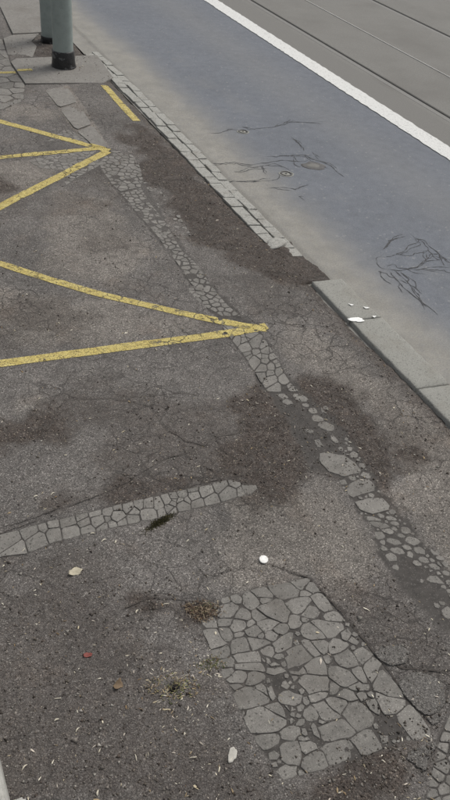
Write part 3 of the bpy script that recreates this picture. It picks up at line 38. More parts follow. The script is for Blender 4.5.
STRIP_UP=[[(1399,3630),(1395,3614),(1386,3595),(1374,3601),(1377,3633)],[(1296,3822),(1318,3838),(1340,3840),(1341,3833),(1335,3806),(1314,3797)],[(1270,3498),(1267,3498),(1226,3487),(1222,3527),(1225,3527),(1269,3503)],[(1331,3882),(1343,3864),(1341,3848),(1340,3846),(1317,3844),(1293,3872),(1297,3885),(1302,3887)],[(1235,3735),(1223,3721),(1215,3721),(1215,3734),(1219,3778),(1232,3772)],[(1306,3615),(1317,3579),(1314,3573),(1294,3569),(1277,3600),(1279,3604)],[(1215,3581),(1213,3607),(1213,3615),(1230,3612),(1243,3595),(1240,3588)],[(1346,3595),(1321,3581),(1310,3618),(1311,3619),(1331,3624)],[(1226,3718),(1239,3732),(1270,3740),(1294,3721),(1295,3720),(1270,3684),(1252,3685)],[(1289,3868),(1312,3841),(1291,3825),(1288,3825),(1273,3836),(1271,3858)],[(1415,3801),(1393,3811),(1396,3840),(1407,3847),(1428,3832)],[(1348,3959),(1360,3952),(1367,3919),(1341,3915),(1330,3930)],[(1315,3790),(1336,3798),(1351,3778),(1331,3759),(1322,3759),(1310,3776)],[(1249,3874),(1270,3899),(1290,3886),(1286,3874),(1269,3865)],[(1272,3773),(1268,3745),(1240,3739),(1236,3774),(1259,3783),(1265,3781)],[(1371,3654),(1353,3669),(1358,3689),(1365,3691),(1387,3676)],[(1325,3701),(1335,3702),(1352,3690),(1347,3671),(1333,3666),(1321,3671)],[(1342,3983),(1345,3986),(1395,3975),(1400,3968),(1395,3964),(1363,3958),(1351,3965)],[(1384,3729),(1379,3734),(1375,3768),(1410,3771),(1421,3744),(1387,3729)],[(1438,3788),(1428,3747),(1424,3748),(1413,3773),(1418,3790)],[(1418,3886),(1405,3874),(1379,3886),(1378,3911),(1401,3918),(1417,3910)],[(1330,3511),(1279,3500),(1278,3505),(1287,3524),(1319,3525)],[(1301,3721),(1300,3723),(1321,3751),(1330,3751),(1345,3733),(1332,3709),(1322,3708)],[(1296,3726),(1273,3743),(1277,3772),(1305,3773),(1317,3755)],[(1364,3698),(1357,3695),(1339,3707),(1351,3731),(1375,3730),(1380,3725)],[(1250,3561),(1245,3585),(1248,3592),(1272,3599),(1290,3567),(1280,3553)],[(1241,3818),(1255,3788),(1233,3780),(1221,3785),(1224,3822)],[(1223,3535),(1220,3535),(1216,3574),(1240,3582),(1245,3559)],[(1273,3608),(1271,3604),(1247,3597),(1234,3614),(1245,3636),(1265,3630)],[(1330,3628),(1310,3624),(1298,3658),(1318,3665),(1331,3659),(1331,3629)],[(1215,3661),(1216,3713),(1224,3713),(1247,3684),(1233,3664)],[(1272,3506),(1227,3531),(1250,3557),(1280,3548),(1281,3527)],[(1347,3867),(1335,3885),(1341,3910),(1370,3914),(1373,3911),(1374,3885)],[(1346,3834),(1345,3841),(1346,3843),(1392,3841),(1388,3811),(1379,3808)],[(1269,3831),(1285,3819),(1266,3788),(1260,3790),(1246,3820)],[(1336,3630),(1336,3660),(1350,3665),(1369,3648),(1371,3639)],[(1214,3621),(1215,3652),(1232,3655),(1240,3638),(1230,3618)],[(1444,3875),(1442,3837),(1431,3836),(1408,3851),(1408,3870),(1421,3882)],[(1359,3554),(1330,3558),(1320,3570),(1323,3576),(1348,3591),(1355,3589)],[(1407,3962),(1433,3926),(1419,3916),(1403,3924),(1402,3958)],[(1411,3678),(1400,3635),(1376,3637),(1375,3638),(1374,3649),(1391,3674)],[(1410,3775),(1375,3772),(1368,3779),(1382,3804),(1391,3807),(1413,3796),(1414,3794)],[(1362,3547),(1347,3517),(1338,3515),(1327,3529),(1331,3552),(1360,3549)],[(1291,3818),(1310,3793),(1305,3778),(1276,3777),(1269,3785),(1289,3818)],[(1322,3530),(1286,3528),(1284,3550),(1294,3564),(1316,3568),(1327,3555)],[(1273,3905),(1295,3932),(1305,3925),(1299,3893),(1294,3890)],[(1437,3919),(1445,3907),(1444,3881),(1423,3887),(1422,3909)],[(1383,3589),(1366,3554),(1363,3556),(1360,3589),(1371,3594)],[(1226,3849),(1244,3870),(1266,3860),(1268,3835),(1243,3824),(1224,3829)],[(1427,3741),(1414,3686),(1389,3727),(1423,3742)],[(1274,3682),(1297,3715),(1319,3702),(1314,3671),(1295,3664),(1286,3667)],[(1325,3926),(1337,3911),(1331,3888),(1303,3893),(1309,3924)],[(1350,3736),(1334,3755),(1357,3776),(1365,3776),(1372,3769),(1376,3735)],[(1398,3923),(1376,3916),(1373,3919),(1365,3952),(1397,3957)],[(1356,3780),(1339,3803),(1345,3832),(1378,3805),(1364,3780)],[(1411,3684),(1411,3683),(1392,3679),(1368,3695),(1385,3724),(1387,3724)],[(1371,3632),(1369,3602),(1357,3596),(1351,3597),(1336,3624),(1337,3625),(1371,3633)],[(1442,3829),(1440,3801),(1439,3795),(1420,3797),(1419,3799),(1432,3828)],[(1404,3851),(1393,3843),(1347,3846),(1350,3863),(1376,3882),(1404,3870)],[(1305,3623),(1305,3622),(1278,3612),(1270,3633),(1285,3659),(1294,3656)],[(1341,3485),(1339,3458),(1328,3460),(1318,3473),(1323,3483)],[(1230,3395),(1225,3394),(1223,3425),(1230,3426),(1242,3416)],[(1327,3126),(1327,3121),(1290,3114),(1297,3146),(1301,3146)],[(1320,3273),(1309,3260),(1297,3256),(1274,3272),(1281,3284),(1306,3286)],[(1284,3158),(1265,3156),(1259,3176),(1270,3189),(1284,3182)],[(1286,3188),(1273,3194),(1272,3200),(1288,3219),(1299,3212),(1294,3191)],[(1290,3147),(1283,3115),(1280,3113),(1274,3112),(1258,3133),(1260,3142),(1266,3148),(1284,3150)],[(1328,3268),(1329,3236),(1325,3236),(1315,3257),(1323,3267)],[(1266,2985),(1241,2967),(1240,2989),(1254,2993)],[(1331,3385),(1330,3379),(1301,3374),(1294,3396),(1301,3402),(1316,3402)],[(1226,3354),(1227,3368),(1226,3385),(1232,3387),(1252,3379),(1254,3365),(1249,3356)],[(1271,3269),(1294,3254),(1285,3232),(1259,3239),(1254,3257),(1260,3266)],[(1330,3224),(1330,3194),(1316,3215),(1325,3224)],[(1274,3104),(1282,3104),(1297,3081),(1281,3063),(1275,3063),(1265,3093)],[(1235,3073),(1235,3085),(1261,3092),(1271,3061),(1259,3052)],[(1315,3468),(1323,3456),(1315,3442),(1302,3439),(1296,3444),(1303,3466)],[(1266,3440),(1266,3440),(1260,3422),(1247,3421),(1235,3431),(1245,3449)],[(1291,3437),(1296,3432),(1296,3408),(1288,3402),(1277,3404),(1266,3420),(1272,3437)],[(1261,3338),(1255,3352),(1260,3361),(1289,3358),(1292,3346),(1265,3337)],[(1255,3384),(1234,3392),(1247,3415),(1261,3417),(1272,3400)],[(1226,3327),(1227,3348),(1249,3350),(1255,3336),(1240,3321)],[(1271,3305),(1273,3304),(1276,3287),(1269,3275),(1260,3272),(1248,3292),(1251,3302)],[(1232,3126),(1229,3158),(1253,3144),(1251,3135)],[(1294,3373),(1290,3364),(1262,3367),(1260,3381),(1276,3396),(1287,3394)],[(1224,3261),(1225,3285),(1243,3288),(1254,3269),(1249,3261)],[(1255,3000),(1238,2995),(1236,3028),(1255,3030),(1255,3030)],[(1322,3495),(1341,3500),(1340,3489),(1324,3487)],[(1326,3114),(1325,3103),(1306,3084),(1302,3084),(1287,3106),(1290,3108)],[(1329,3187),(1329,3182),(1322,3180),(1301,3190),(1306,3210),(1313,3210)],[(1274,3482),(1275,3482),(1297,3469),(1290,3444),(1271,3444),(1271,3445)],[(1317,3019),(1317,3018),(1295,3003),(1292,3021),(1302,3030)],[(1329,3341),(1327,3314),(1306,3319),(1303,3321),(1304,3336)],[(1265,3197),(1266,3193),(1256,3181),(1239,3185),(1251,3207)],[(1316,3409),(1301,3409),(1302,3432),(1316,3434),(1327,3422)],[(1282,3485),(1316,3493),(1318,3484),(1314,3475),(1302,3473)],[(1222,3472),(1239,3476),(1236,3464),(1222,3461)],[(1322,3052),(1319,3023),(1304,3035),(1304,3040)],[(1277,3311),(1275,3312),(1268,3332),(1295,3341),(1299,3336),(1298,3321)],[(1237,3034),(1235,3068),(1257,3048),(1255,3035)],[(1223,3292),(1224,3321),(1239,3316),(1245,3304),(1242,3295)],[(1329,3309),(1328,3305),(1329,3278),(1323,3277),(1309,3289),(1306,3314)],[(1338,3451),(1336,3427),(1331,3427),(1321,3438),(1329,3452)],[(1245,3475),(1269,3481),(1265,3447),(1245,3455),(1242,3463)],[(1238,3451),(1230,3436),(1224,3435),(1223,3455),(1236,3457)],[(1336,3418),(1334,3392),(1321,3406),(1331,3418)],[(1230,3163),(1228,3176),(1235,3179),(1253,3174),(1259,3156),(1253,3149)],[(1328,3099),(1324,3063),(1309,3080)],[(1251,3213),(1249,3219),(1259,3235),(1284,3227),(1286,3223),(1268,3202)],[(1269,3312),(1250,3308),(1244,3318),(1259,3332),(1262,3330)],[(1289,2999),(1272,2987),(1258,2997),(1259,3030),(1287,3021)],[(1235,2783),(1236,2816),(1250,2823),(1259,2817),(1261,2811),(1241,2782)],[(1299,2858),(1298,2848),(1299,2841),(1289,2841),(1259,2862),(1284,2872)],[(1269,2971),(1258,2984),(1269,2999),(1281,2991),(1282,2972)],[(1279,2549),(1276,2549),(1264,2558),(1264,2558),(1279,2588),(1288,2586),(1299,2571)],[(1303,2815),(1308,2784),(1293,2784),(1290,2786),(1289,2798)],[(1302,2530),(1302,2529),(1275,2508),(1272,2513),(1278,2540),(1281,2540)],[(1281,2638),(1276,2637),(1263,2647),(1261,2667),(1280,2680),(1303,2661)],[(1309,2777),(1312,2759),(1298,2753),(1295,2777)],[(1316,2728),(1316,2727),(1315,2706),(1290,2715),(1295,2732)],[(1255,3058),(1279,3037),(1260,3024),(1238,3033),(1238,3044)],[(1233,2543),(1226,2571),(1226,2579),(1239,2581),(1258,2558),(1258,2558)],[(1311,2752),(1314,2734),(1294,2738),(1294,2739),(1298,2746)],[(1276,2686),(1257,2674),(1233,2690),(1234,2708),(1244,2712),(1278,2709)],[(1308,2613),(1308,2611),(1290,2595),(1282,2596),(1272,2609),(1279,2629),(1284,2630)],[(1258,2648),(1229,2640),(1232,2684),(1256,2668)],[(1241,2519),(1236,2538),(1259,2551),(1271,2543),(1264,2512)],[(1228,2588),(1229,2613),(1242,2600),(1237,2589)],[(1245,2779),(1264,2807),(1283,2797),(1284,2785),(1256,2773)],[(1298,2834),(1300,2820),(1287,2804),(1269,2814),(1267,2820),(1288,2834)],[(1280,2908),(1258,2904),(1249,2926),(1255,2931),(1272,2929)],[(1280,2878),(1254,2868),(1251,2868),(1244,2872),(1258,2898),(1281,2901),(1286,2898)],[(1305,2932),(1303,2909),(1291,2906),(1286,2909),(1279,2928),(1291,2941)],[(1262,2824),(1253,2830),(1250,2861),(1253,2861),(1284,2839)],[(1233,2721),(1235,2753),(1235,2770),(1240,2770),(1250,2765),(1255,2755),(1242,2725)],[(1286,3030),(1306,3012),(1284,3000),(1272,3007),(1268,3018)],[(1312,3007),(1314,3005),(1311,2976),(1289,2969),(1288,2970),(1287,2993)],[(1238,2966),(1239,2978),(1251,2979),(1261,2968),(1251,2958)],[(1315,2698),(1313,2669),(1306,2668),(1284,2685),(1285,2708),(1286,2709)],[(1287,2735),(1287,2734),(1282,2717),(1281,2716),(1250,2718),(1263,2749)],[(1263,3005),(1251,2989),(1237,2988),(1238,3025),(1259,3016)],[(1274,2935),(1257,2937),(1257,2951),(1269,2964),(1283,2964),(1284,2963),(1287,2948)],[(1309,2968),(1307,2943),(1294,2950),(1291,2962)],[(1303,2899),(1300,2868),(1287,2880),(1292,2896)],[(1248,2835),(1235,2829),(1235,2864),(1240,2864),(1246,2860)],[(1236,2929),(1236,2958),(1251,2948),(1251,2935),(1246,2930)],[(1310,2601),(1309,2577),(1303,2578),(1295,2589)],[(1307,2566),(1306,2540),(1287,2549),(1302,2566)],[(1265,2501),(1249,2489),(1243,2510),(1263,2505)],[(1250,2599),(1266,2604),(1275,2592),(1260,2563),(1244,2585)],[(1235,3078),(1251,3064),(1235,3050)],[(1259,2768),(1286,2780),(1290,2777),(1292,2751),(1288,2743),(1264,2758)],[(1234,2877),(1235,2911),(1235,2920),(1245,2921),(1253,2901),(1239,2877)],[(1313,2658),(1311,2622),(1289,2637),(1307,2657)],[(1257,2301),(1250,2303),(1238,2330),(1251,2334),(1261,2329)],[(1230,2532),(1262,2527),(1251,2500),(1223,2514)],[(1310,2348),(1315,2326),(1297,2315),(1279,2333),(1290,2349)],[(1302,2518),(1304,2518),(1305,2473),(1283,2490)],[(1221,2432),(1217,2454),(1231,2463),(1243,2463),(1250,2434),(1243,2428)],[(1205,2414),(1196,2440),(1195,2456),(1214,2453),(1218,2431)],[(1284,2352),(1273,2336),(1264,2334),(1255,2339),(1255,2363),(1276,2367)],[(1265,2525),(1300,2520),(1279,2490),(1262,2483),(1254,2498)],[(1276,2374),(1253,2369),(1243,2378),(1242,2393),(1244,2395),(1274,2400),(1279,2398),(1282,2391)],[(1222,2509),(1223,2509),(1250,2496),(1257,2482),(1256,2479),(1243,2469),(1232,2469),(1217,2499)],[(1210,2407),(1209,2410),(1221,2426),(1240,2423),(1238,2399),(1237,2398)],[(1221,2368),(1219,2372),(1209,2402),(1237,2392),(1237,2377)],[(1316,2320),(1323,2293),(1302,2286),(1293,2288),(1299,2309)],[(1323,2289),(1326,2277),(1306,2283)],[(1307,2386),(1308,2366),(1311,2353),(1289,2354),(1280,2371),(1287,2389)],[(1196,2536),(1224,2531),(1218,2516),(1216,2515),(1196,2524)],[(1306,2420),(1307,2390),(1287,2393),(1283,2400),(1296,2418)],[(1254,2436),(1248,2462),(1261,2471),(1279,2448),(1279,2445),(1262,2434)],[(1293,2420),(1281,2402),(1277,2404),(1264,2429),(1282,2440)],[(1216,2511),(1212,2501),(1195,2490),(1193,2521)],[(1272,2405),(1244,2401),(1246,2424),(1252,2429),(1261,2428)],[(1288,2291),(1261,2299),(1265,2327),(1275,2329),(1293,2311)],[(1305,2454),(1306,2425),(1295,2423),(1285,2443),(1285,2446)],[(1196,2461),(1195,2485),(1213,2496),(1228,2466),(1214,2458)],[(1249,2340),(1236,2337),(1224,2363),(1240,2373),(1250,2365)],[(1303,2468),(1303,2460),(1283,2451),(1264,2476),(1265,2478),(1281,2485)],[(1405,3009),(1402,2987),(1387,2986),(1384,2999),(1403,3009)],[(1358,2989),(1363,2997),(1368,2998),(1375,2995),(1378,2984),(1375,2979),(1367,2977)],[(1409,3226),(1386,3207),(1375,3239),(1385,3249),(1390,3249)],[(1398,2977),(1397,2969),(1393,2965),(1387,2972),(1389,2976)],[(1422,3218),(1420,3186),(1404,3187),(1391,3199),(1392,3201),(1412,3217)],[(1365,3430),(1367,3452),(1378,3438),(1377,3434)],[(1373,3049),(1356,3048),(1348,3065),(1352,3071),(1371,3068),(1376,3055)],[(1426,3354),(1426,3345),(1413,3337),(1406,3342),(1402,3353),(1403,3354),(1421,3358)],[(1432,3440),(1432,3410),(1418,3410),(1418,3410),(1418,3434)],[(1383,3122),(1373,3133),(1380,3150),(1395,3149),(1403,3141)],[(1421,3298),(1421,3297),(1404,3284),(1392,3299),(1392,3300),(1412,3304)],[(1371,3481),(1373,3508),(1394,3509),(1403,3490),(1396,3476)],[(1417,3134),(1413,3100),(1389,3107),(1388,3117),(1407,3136)],[(1326,3033),(1329,3058),(1340,3061),(1348,3044),(1338,3034)],[(1427,3487),(1427,3471),(1408,3469),(1406,3474),(1411,3484)],[(1376,3204),(1369,3205),(1350,3221),(1350,3222),(1350,3229),(1369,3231),(1378,3206),(1377,3204)],[(1427,3461),(1427,3450),(1417,3446),(1410,3453),(1410,3460)],[(1344,3103),(1342,3100),(1333,3102),(1335,3127),(1342,3123)],[(1402,3552),(1398,3549),(1380,3550),(1382,3569),(1402,3564)],[(1430,3568),(1430,3542),(1410,3552),(1410,3566),(1416,3571)],[(1398,3455),(1383,3445),(1371,3461),(1372,3472),(1395,3468),(1398,3463)],[(1363,2938),(1361,2937),(1343,2940),(1342,2943),(1345,2953),(1359,2955)],[(1388,3260),(1384,3260),(1373,3273),(1376,3285),(1382,3290),(1396,3274),(1396,3269)],[(1408,3054),(1404,3020),(1402,3020),(1383,3039),(1382,3043),(1386,3049)],[(1334,2948),(1322,2951),(1323,2978),(1325,2977),(1337,2959)],[(1433,3399),(1433,3392),(1432,3368),(1426,3371),(1421,3398)],[(1355,3303),(1358,3329),(1360,3328),(1373,3314),(1375,3306),(1375,3305),(1369,3300)],[(1350,3271),(1352,3291),(1365,3288),(1363,3276)],[(1425,3288),(1424,3264),(1408,3270),(1408,3275)],[(1423,3176),(1423,3168),(1420,3144),(1410,3146),(1402,3154),(1405,3177)],[(1243,5005),(1404,5056),(1382,4761),(1243,4680)],[(1242,4663),(1381,4744),(1363,4392),(1243,4321)],[(1242,4305),(1362,4376),(1349,4088),(1336,4032),(1269,4061),(1262,4150)]]
APEX=[[(1181,4290),(1198,4264),(1195,4259),(1152,4269),(1154,4283)],[(1255,4084),(1242,4103),(1264,4121),(1278,4108),(1277,4087)],[(1258,4138),(1236,4146),(1236,4154),(1254,4172),(1264,4163)],[(1210,4276),(1199,4267),(1183,4292),(1188,4308),(1190,4309),(1210,4308)],[(1291,4140),(1298,4118),(1280,4111),(1267,4124),(1267,4127)],[(1074,4236),(1091,4253),(1107,4239),(1109,4229),(1088,4217)],[(1234,4271),(1246,4245),(1229,4233),(1201,4252),(1199,4255),(1199,4258),(1201,4262),(1213,4271)],[(1323,4033),(1331,4008),(1311,4023)],[(1160,4313),(1184,4309),(1179,4292),(1154,4285),(1151,4291)],[(1280,4048),(1256,4081),(1278,4084),(1280,4083),(1286,4058)],[(1036,4200),(1070,4234),(1085,4214),(1083,4200)],[(1142,4258),(1148,4239),(1126,4221),(1115,4230),(1112,4240),(1137,4258)],[(1219,4135),(1204,4156),(1215,4171),(1215,4171),(1232,4155),(1231,4146)],[(1269,4199),(1285,4165),(1266,4166),(1256,4175),(1254,4189)],[(1158,4322),(1182,4346),(1187,4313),(1185,4312),(1161,4316)],[(1152,4267),(1193,4257),(1193,4254),(1163,4234),(1153,4240),(1147,4260)],[(1093,4257),(1111,4275),(1134,4261),(1110,4243)],[(1262,4124),(1240,4106),(1223,4131),(1235,4142),(1258,4134),(1262,4128)],[(1200,4160),(1176,4193),(1177,4194),(1185,4196),(1211,4175)],[(1186,4347),(1196,4357),(1215,4315),(1210,4313),(1190,4314)],[(1125,4201),(1088,4201),(1090,4213),(1111,4226),(1122,4217)],[(1218,4311),(1235,4275),(1213,4275),(1213,4308)],[(1171,4197),(1169,4200),(1132,4200),(1129,4217),(1152,4235),(1161,4229),(1172,4198)],[(1308,4087),(1315,4061),(1288,4058),(1282,4083)],[(1134,4300),(1154,4320),(1158,4314),(1149,4292)],[(1254,4175),(1235,4157),(1217,4174),(1238,4194),(1251,4189)],[(1250,4241),(1267,4203),(1252,4192),(1239,4197),(1229,4212),(1232,4229)],[(1193,4206),(1200,4249),(1230,4230),(1227,4212)],[(1315,4058),(1321,4037),(1307,4026),(1284,4044),(1283,4046),(1289,4055)],[(1196,4252),(1198,4249),(1191,4207),(1184,4201),(1176,4199),(1164,4231)],[(1214,4175),(1214,4175),(1186,4198),(1194,4204),(1227,4210),(1236,4196)],[(1286,4161),(1287,4158),(1291,4144),(1266,4131),(1262,4137),(1268,4162)],[(1300,4114),(1307,4090),(1281,4085),(1280,4087),(1280,4107)],[(1114,4278),(1133,4296),(1148,4288),(1151,4283),(1149,4270),(1143,4263),(1139,4263)],[(1028,3805),(971,3829),(1001,3852),(1021,3847)],[(912,3898),(896,3892),(878,3940),(910,3943)],[(1056,4000),(1060,3981),(1032,3955),(1020,3965),(1017,3986)],[(963,3963),(979,3950),(979,3936),(957,3910),(937,3944)],[(1074,3878),(1073,3886),(1116,3915),(1120,3914),(1126,3877),(1084,3871)],[(920,3852),(908,3857),(897,3889),(913,3895),(945,3888)],[(1166,3908),(1132,3875),(1129,3878),(1123,3914),(1125,3915)],[(995,4007),(1012,3986),(1015,3964),(982,3953),(966,3967),(966,3970)],[(1063,4013),(1104,4015),(1105,3991),(1078,3974),(1065,3983),(1060,4002)],[(1160,3955),(1141,3950),(1122,3971),(1122,3974),(1149,3984)],[(1185,3928),(1169,3912),(1128,3919),(1143,3947),(1163,3952),(1177,3948)],[(960,3875),(950,3888),(958,3900),(993,3897),(998,3887),(990,3873)],[(869,3969),(912,3984),(912,3949),(910,3946),(878,3943)],[(1034,3945),(1070,3936),(1064,3895),(1037,3904),(1027,3924)],[(1184,4014),(1220,3998),(1217,3976),(1192,3972),(1181,4006)],[(1023,3884),(1037,3901),(1063,3893),(1069,3885),(1070,3877),(1060,3867),(1031,3859)],[(962,3835),(923,3852),(947,3886),(947,3886),(957,3873)],[(1124,3918),(1122,3917),(1118,3918),(1097,3940),(1120,3968),(1140,3947)],[(1187,4018),(1200,4018),(1230,4017),(1230,4007),(1220,4001),(1187,4015)],[(934,3942),(954,3908),(953,3904),(946,3891),(946,3891),(915,3898),(913,3943),(916,3945)],[(915,3985),(937,3993),(961,3970),(961,3966),(934,3946),(916,3949)],[(998,3853),(969,3831),(965,3833),(959,3872),(991,3869)],[(1237,4016),(1273,4015),(1256,3998),(1237,4007)],[(1254,3995),(1228,3969),(1220,3976),(1223,3998),(1234,4004)],[(999,4011),(1057,4013),(1054,4003),(1016,3989),(1000,4010)],[(1129,3872),(1128,3870),(1097,3848),(1086,3870),(1126,3875)],[(1003,3888),(997,3899),(1006,3917),(1025,3922),(1034,3903),(1020,3886)],[(1114,3917),(1072,3889),(1067,3896),(1073,3935),(1084,3941),(1094,3938)],[(1062,3824),(1033,3803),(1030,3805),(1024,3847),(1030,3855),(1060,3863)],[(1070,3939),(1037,3948),(1035,3952),(1063,3978),(1076,3970),(1081,3945)],[(1080,3972),(1107,3988),(1118,3974),(1118,3970),(1096,3943),(1086,3945)],[(1017,3962),(1030,3951),(1032,3946),(1025,3925),(1005,3920),(983,3936),(983,3950)],[(1130,4016),(1181,4018),(1181,4015),(1178,4008),(1155,3996)],[(1225,3965),(1189,3931),(1181,3950),(1192,3969),(1217,3973)],[(1178,4004),(1189,3971),(1178,3952),(1163,3956),(1152,3985),(1155,3993)],[(993,3901),(959,3904),(959,3908),(981,3932),(1001,3918)],[(940,3996),(981,4011),(994,4011),(994,4010),(964,3972)],[(1021,3850),(1001,3854),(994,3870),(1003,3885),(1019,3883),(1027,3858)],[(1093,3847),(1064,3826),(1063,3865),(1072,3875),(1082,3869)],[(1109,4014),(1127,4014),(1150,3995),(1147,3988),(1121,3978),(1110,3991)],[(1103,3780),(1129,3751),(1112,3738),(1077,3761)],[(1097,3811),(1125,3832),(1127,3803),(1108,3800)],[(1047,3766),(1049,3768),(1069,3759),(1070,3726),(1058,3719),(1040,3735)],[(1131,3753),(1131,3753),(1105,3782),(1108,3796),(1129,3800),(1143,3793)],[(1083,3716),(1079,3713),(1055,3692),(1061,3715),(1072,3721)],[(1017,3659),(983,3630),(985,3673),(1003,3674)],[(1004,3727),(1042,3763),(1035,3734),(1019,3722)],[(1075,3759),(1110,3737),(1086,3719),(1074,3725),(1072,3759)],[(1186,3825),(1184,3792),(1176,3786),(1149,3796),(1167,3835)],[(1210,3867),(1234,3861),(1226,3823),(1225,3822),(1209,3831)],[(1205,3891),(1245,3920),(1233,3865),(1211,3871),(1208,3875)],[(1222,3820),(1186,3793),(1188,3825),(1207,3829)],[(1204,3872),(1207,3868),(1206,3832),(1187,3828),(1169,3838),(1164,3847)],[(1038,3730),(1056,3714),(1050,3690),(1050,3690),(1029,3696),(1022,3717)],[(1156,3856),(1200,3888),(1202,3873),(1165,3850)],[(1172,3783),(1135,3756),(1146,3792),(1147,3793)],[(1052,3773),(1082,3801),(1092,3808),(1104,3796),(1100,3782),(1075,3764),(1072,3764)],[(1047,3686),(1020,3662),(1007,3677),(1027,3692)]]
EDGE=[[(925,5231),(928,5246),(1003,5295),(1057,5270),(1066,5198),(982,5171)],[(1145,5323),(1141,5176),(1089,5184),(1071,5199),(1063,5270),(1129,5324)],[(1136,5688),(1034,5726),(1067,5872),(1115,5852)],[(1203,5993),(1186,5860),(1118,5860),(1068,5880),(1095,6002)],[(953,5363),(972,5451),(1041,5428),(991,5353)],[(1100,5503),(1087,5494),(997,5549),(1013,5624),(1060,5613)],[(1128,5330),(1060,5274),(1005,5299),(993,5351),(1044,5427),(1056,5431)],[(1001,5299),(929,5252),(952,5357),(989,5348)],[(1149,5502),(1145,5335),(1129,5337),(1060,5434),(1091,5485),(1105,5494)],[(1028,4983),(1005,4957),(943,4971),(928,5075),(964,5093),(1020,5066)],[(1102,4987),(1072,4876),(1025,4909),(1011,4951),(1032,4977)],[(973,4780),(894,4718),(854,4773),(939,4825),(941,4824)],[(943,4831),(941,4832),(869,4922),(941,4964),(1005,4950),(1019,4906)],[(1072,4868),(1067,4851),(979,4782),(947,4829),(1022,4903)],[(1043,5432),(975,5455),(995,5544),(1086,5488),(1055,5436)],[(1057,5087),(1024,5073),(968,5100),(984,5166),(1066,5192),(1084,5177)],[(1163,5661),(1153,5585),(1151,5511),(1105,5503),(1064,5616),(1146,5668)],[(1062,5620),(1014,5631),(1033,5719),(1136,5681),(1142,5671)],[(857,4929),(890,5079),(922,5072),(937,4969),(867,4928)],[(1121,5050),(1105,4994),(1033,4983),(1026,5066),(1059,5081)],[(1116,6096),(1221,6132),(1204,6000),(1097,6009)],[(1186,5850),(1164,5670),(1147,5677),(1140,5686),(1119,5850)],[(1140,5166),(1139,5117),(1123,5057),(1063,5087),(1090,5175)],[(889,4713),(887,4712),(806,4696),(824,4777),(848,4770)],[(824,4783),(855,4920),(865,4919),(937,4829),(849,4775)],[(894,5090),(923,5224),(978,5166),(961,5101),(926,5083)]]
CORNER=[[(1055,542),(1095,544),(1073,488),(1067,481),(1045,485),(1011,512)],[(1007,481),(985,494),(1008,510),(1040,485)],[(984,462),(969,482),(975,488),(982,492),(1003,480)],[(941,457),(967,480),(982,459),(982,458),(975,455)],[(957,424),(951,424),(934,451),(938,455),(974,452),(971,432)],[(923,415),(916,437),(925,444),(931,450),(948,424),(935,414)],[(895,417),(914,435),(920,413),(911,409)],[(908,393),(913,406),(922,411),(935,410),(941,398),(933,386),(911,389)],[(876,401),(880,404),(892,415),(909,406),(904,393),(885,392)],[(944,399),(939,412),(951,421),(956,421),(970,401)],[(1064,478),(1031,440),(987,459),(987,459),(1007,479),(1042,482)],[(1028,438),(1016,424),(976,432),(978,452),(985,456)],[(1015,422),(990,393),(974,400),(960,422),(974,429)],[(988,390),(962,360),(950,356),(936,384),(945,396),(972,397)],[(894,355),(871,364),(885,389),(905,390),(907,386)],[(947,355),(914,345),(896,353),(910,386),(933,383)],[(868,365),(847,374),(873,398),(882,389)]]
CHUNK=[[(977,655),(1020,667),(1052,658),(1077,634),(1079,604),(1063,569),(1030,554),(992,558),(979,591),(974,627)],[(990,555),(1025,552),(1027,540),(1012,531),(990,532)],[(885,493),(929,500),(952,496),(971,494),(969,484),(934,472),(916,452),(901,450),(895,467)],[(970,753),(1004,760),(1058,745),(1057,718),(1029,694),(981,707),(971,728)]]
PATCH_OUT=[(581,1012),(602,1033),(669,1055),(762,1050),(930,1028),(942,948),(956,870),(969,748),(975,634),(981,526),(973,510),(922,518),(883,530),(835,531),(731,540),(591,560),(584,582),(569,684),(571,788),(571,893)]
CROSS_OUT=[(-897,1505),(2,1486),(166,1485),(296,1484),(423,1477),(522,1474),(570,1473),(682,1467),(780,1458),(855,1454),(882,1451),(911,1424),(952,1404),(953,1385),(920,1370),(873,1374),(793,1373),(664,1382),(584,1383),(494,1393),(404,1398),(302,1402),(214,1390),(148,1404),(-10,1418),(-909,1437)]
CORNER_OUT=[(1054,545),(1097,547),(1074,487),(962,357),(913,343),(844,373),(878,405),(924,446),(974,489)]
STRIP_OUT=[(1224,3849),(1340,3989),(1447,3909),(1388,3590),(1334,3140),(1314,2842),(1309,2529),(1330,2274),(1357,2146),(1329,1908),(1334,1756),(1353,1643),(1365,1527),(1353,1399),(1326,1262),(1319,1129),(1329,986),(1329,881),(1323,791),(1219,663),(1211,731),(1190,826),(1177,928),(1173,999),(1199,1118),(1203,1239),(1208,1339),(1160,1404),(1176,1514),(1201,1667),(1203,1801),(1210,2013),(1211,2178),(1218,2370),(1232,2753),(1218,3235),(1207,3596)]
APEX_OUT=[(1017,4187),(1204,4391),(1348,4015),(1243,3805),(975,3604),(861,3944)]
EDGE_OUT=[(1114,6098),(1224,6136),(1154,5585),(1142,5116),(1069,4851),(890,4711),(803,4693)]
SMOOTH=[(1243,5005),(1415,5073),(1400,4652),(1353,4029),(1275,4060),(1229,4355)]
SMOOTH2=[(557,3911),(728,3988),(864,3957),(976,3814),(975,3714),(852,3646),(729,3560),(471,3472)]
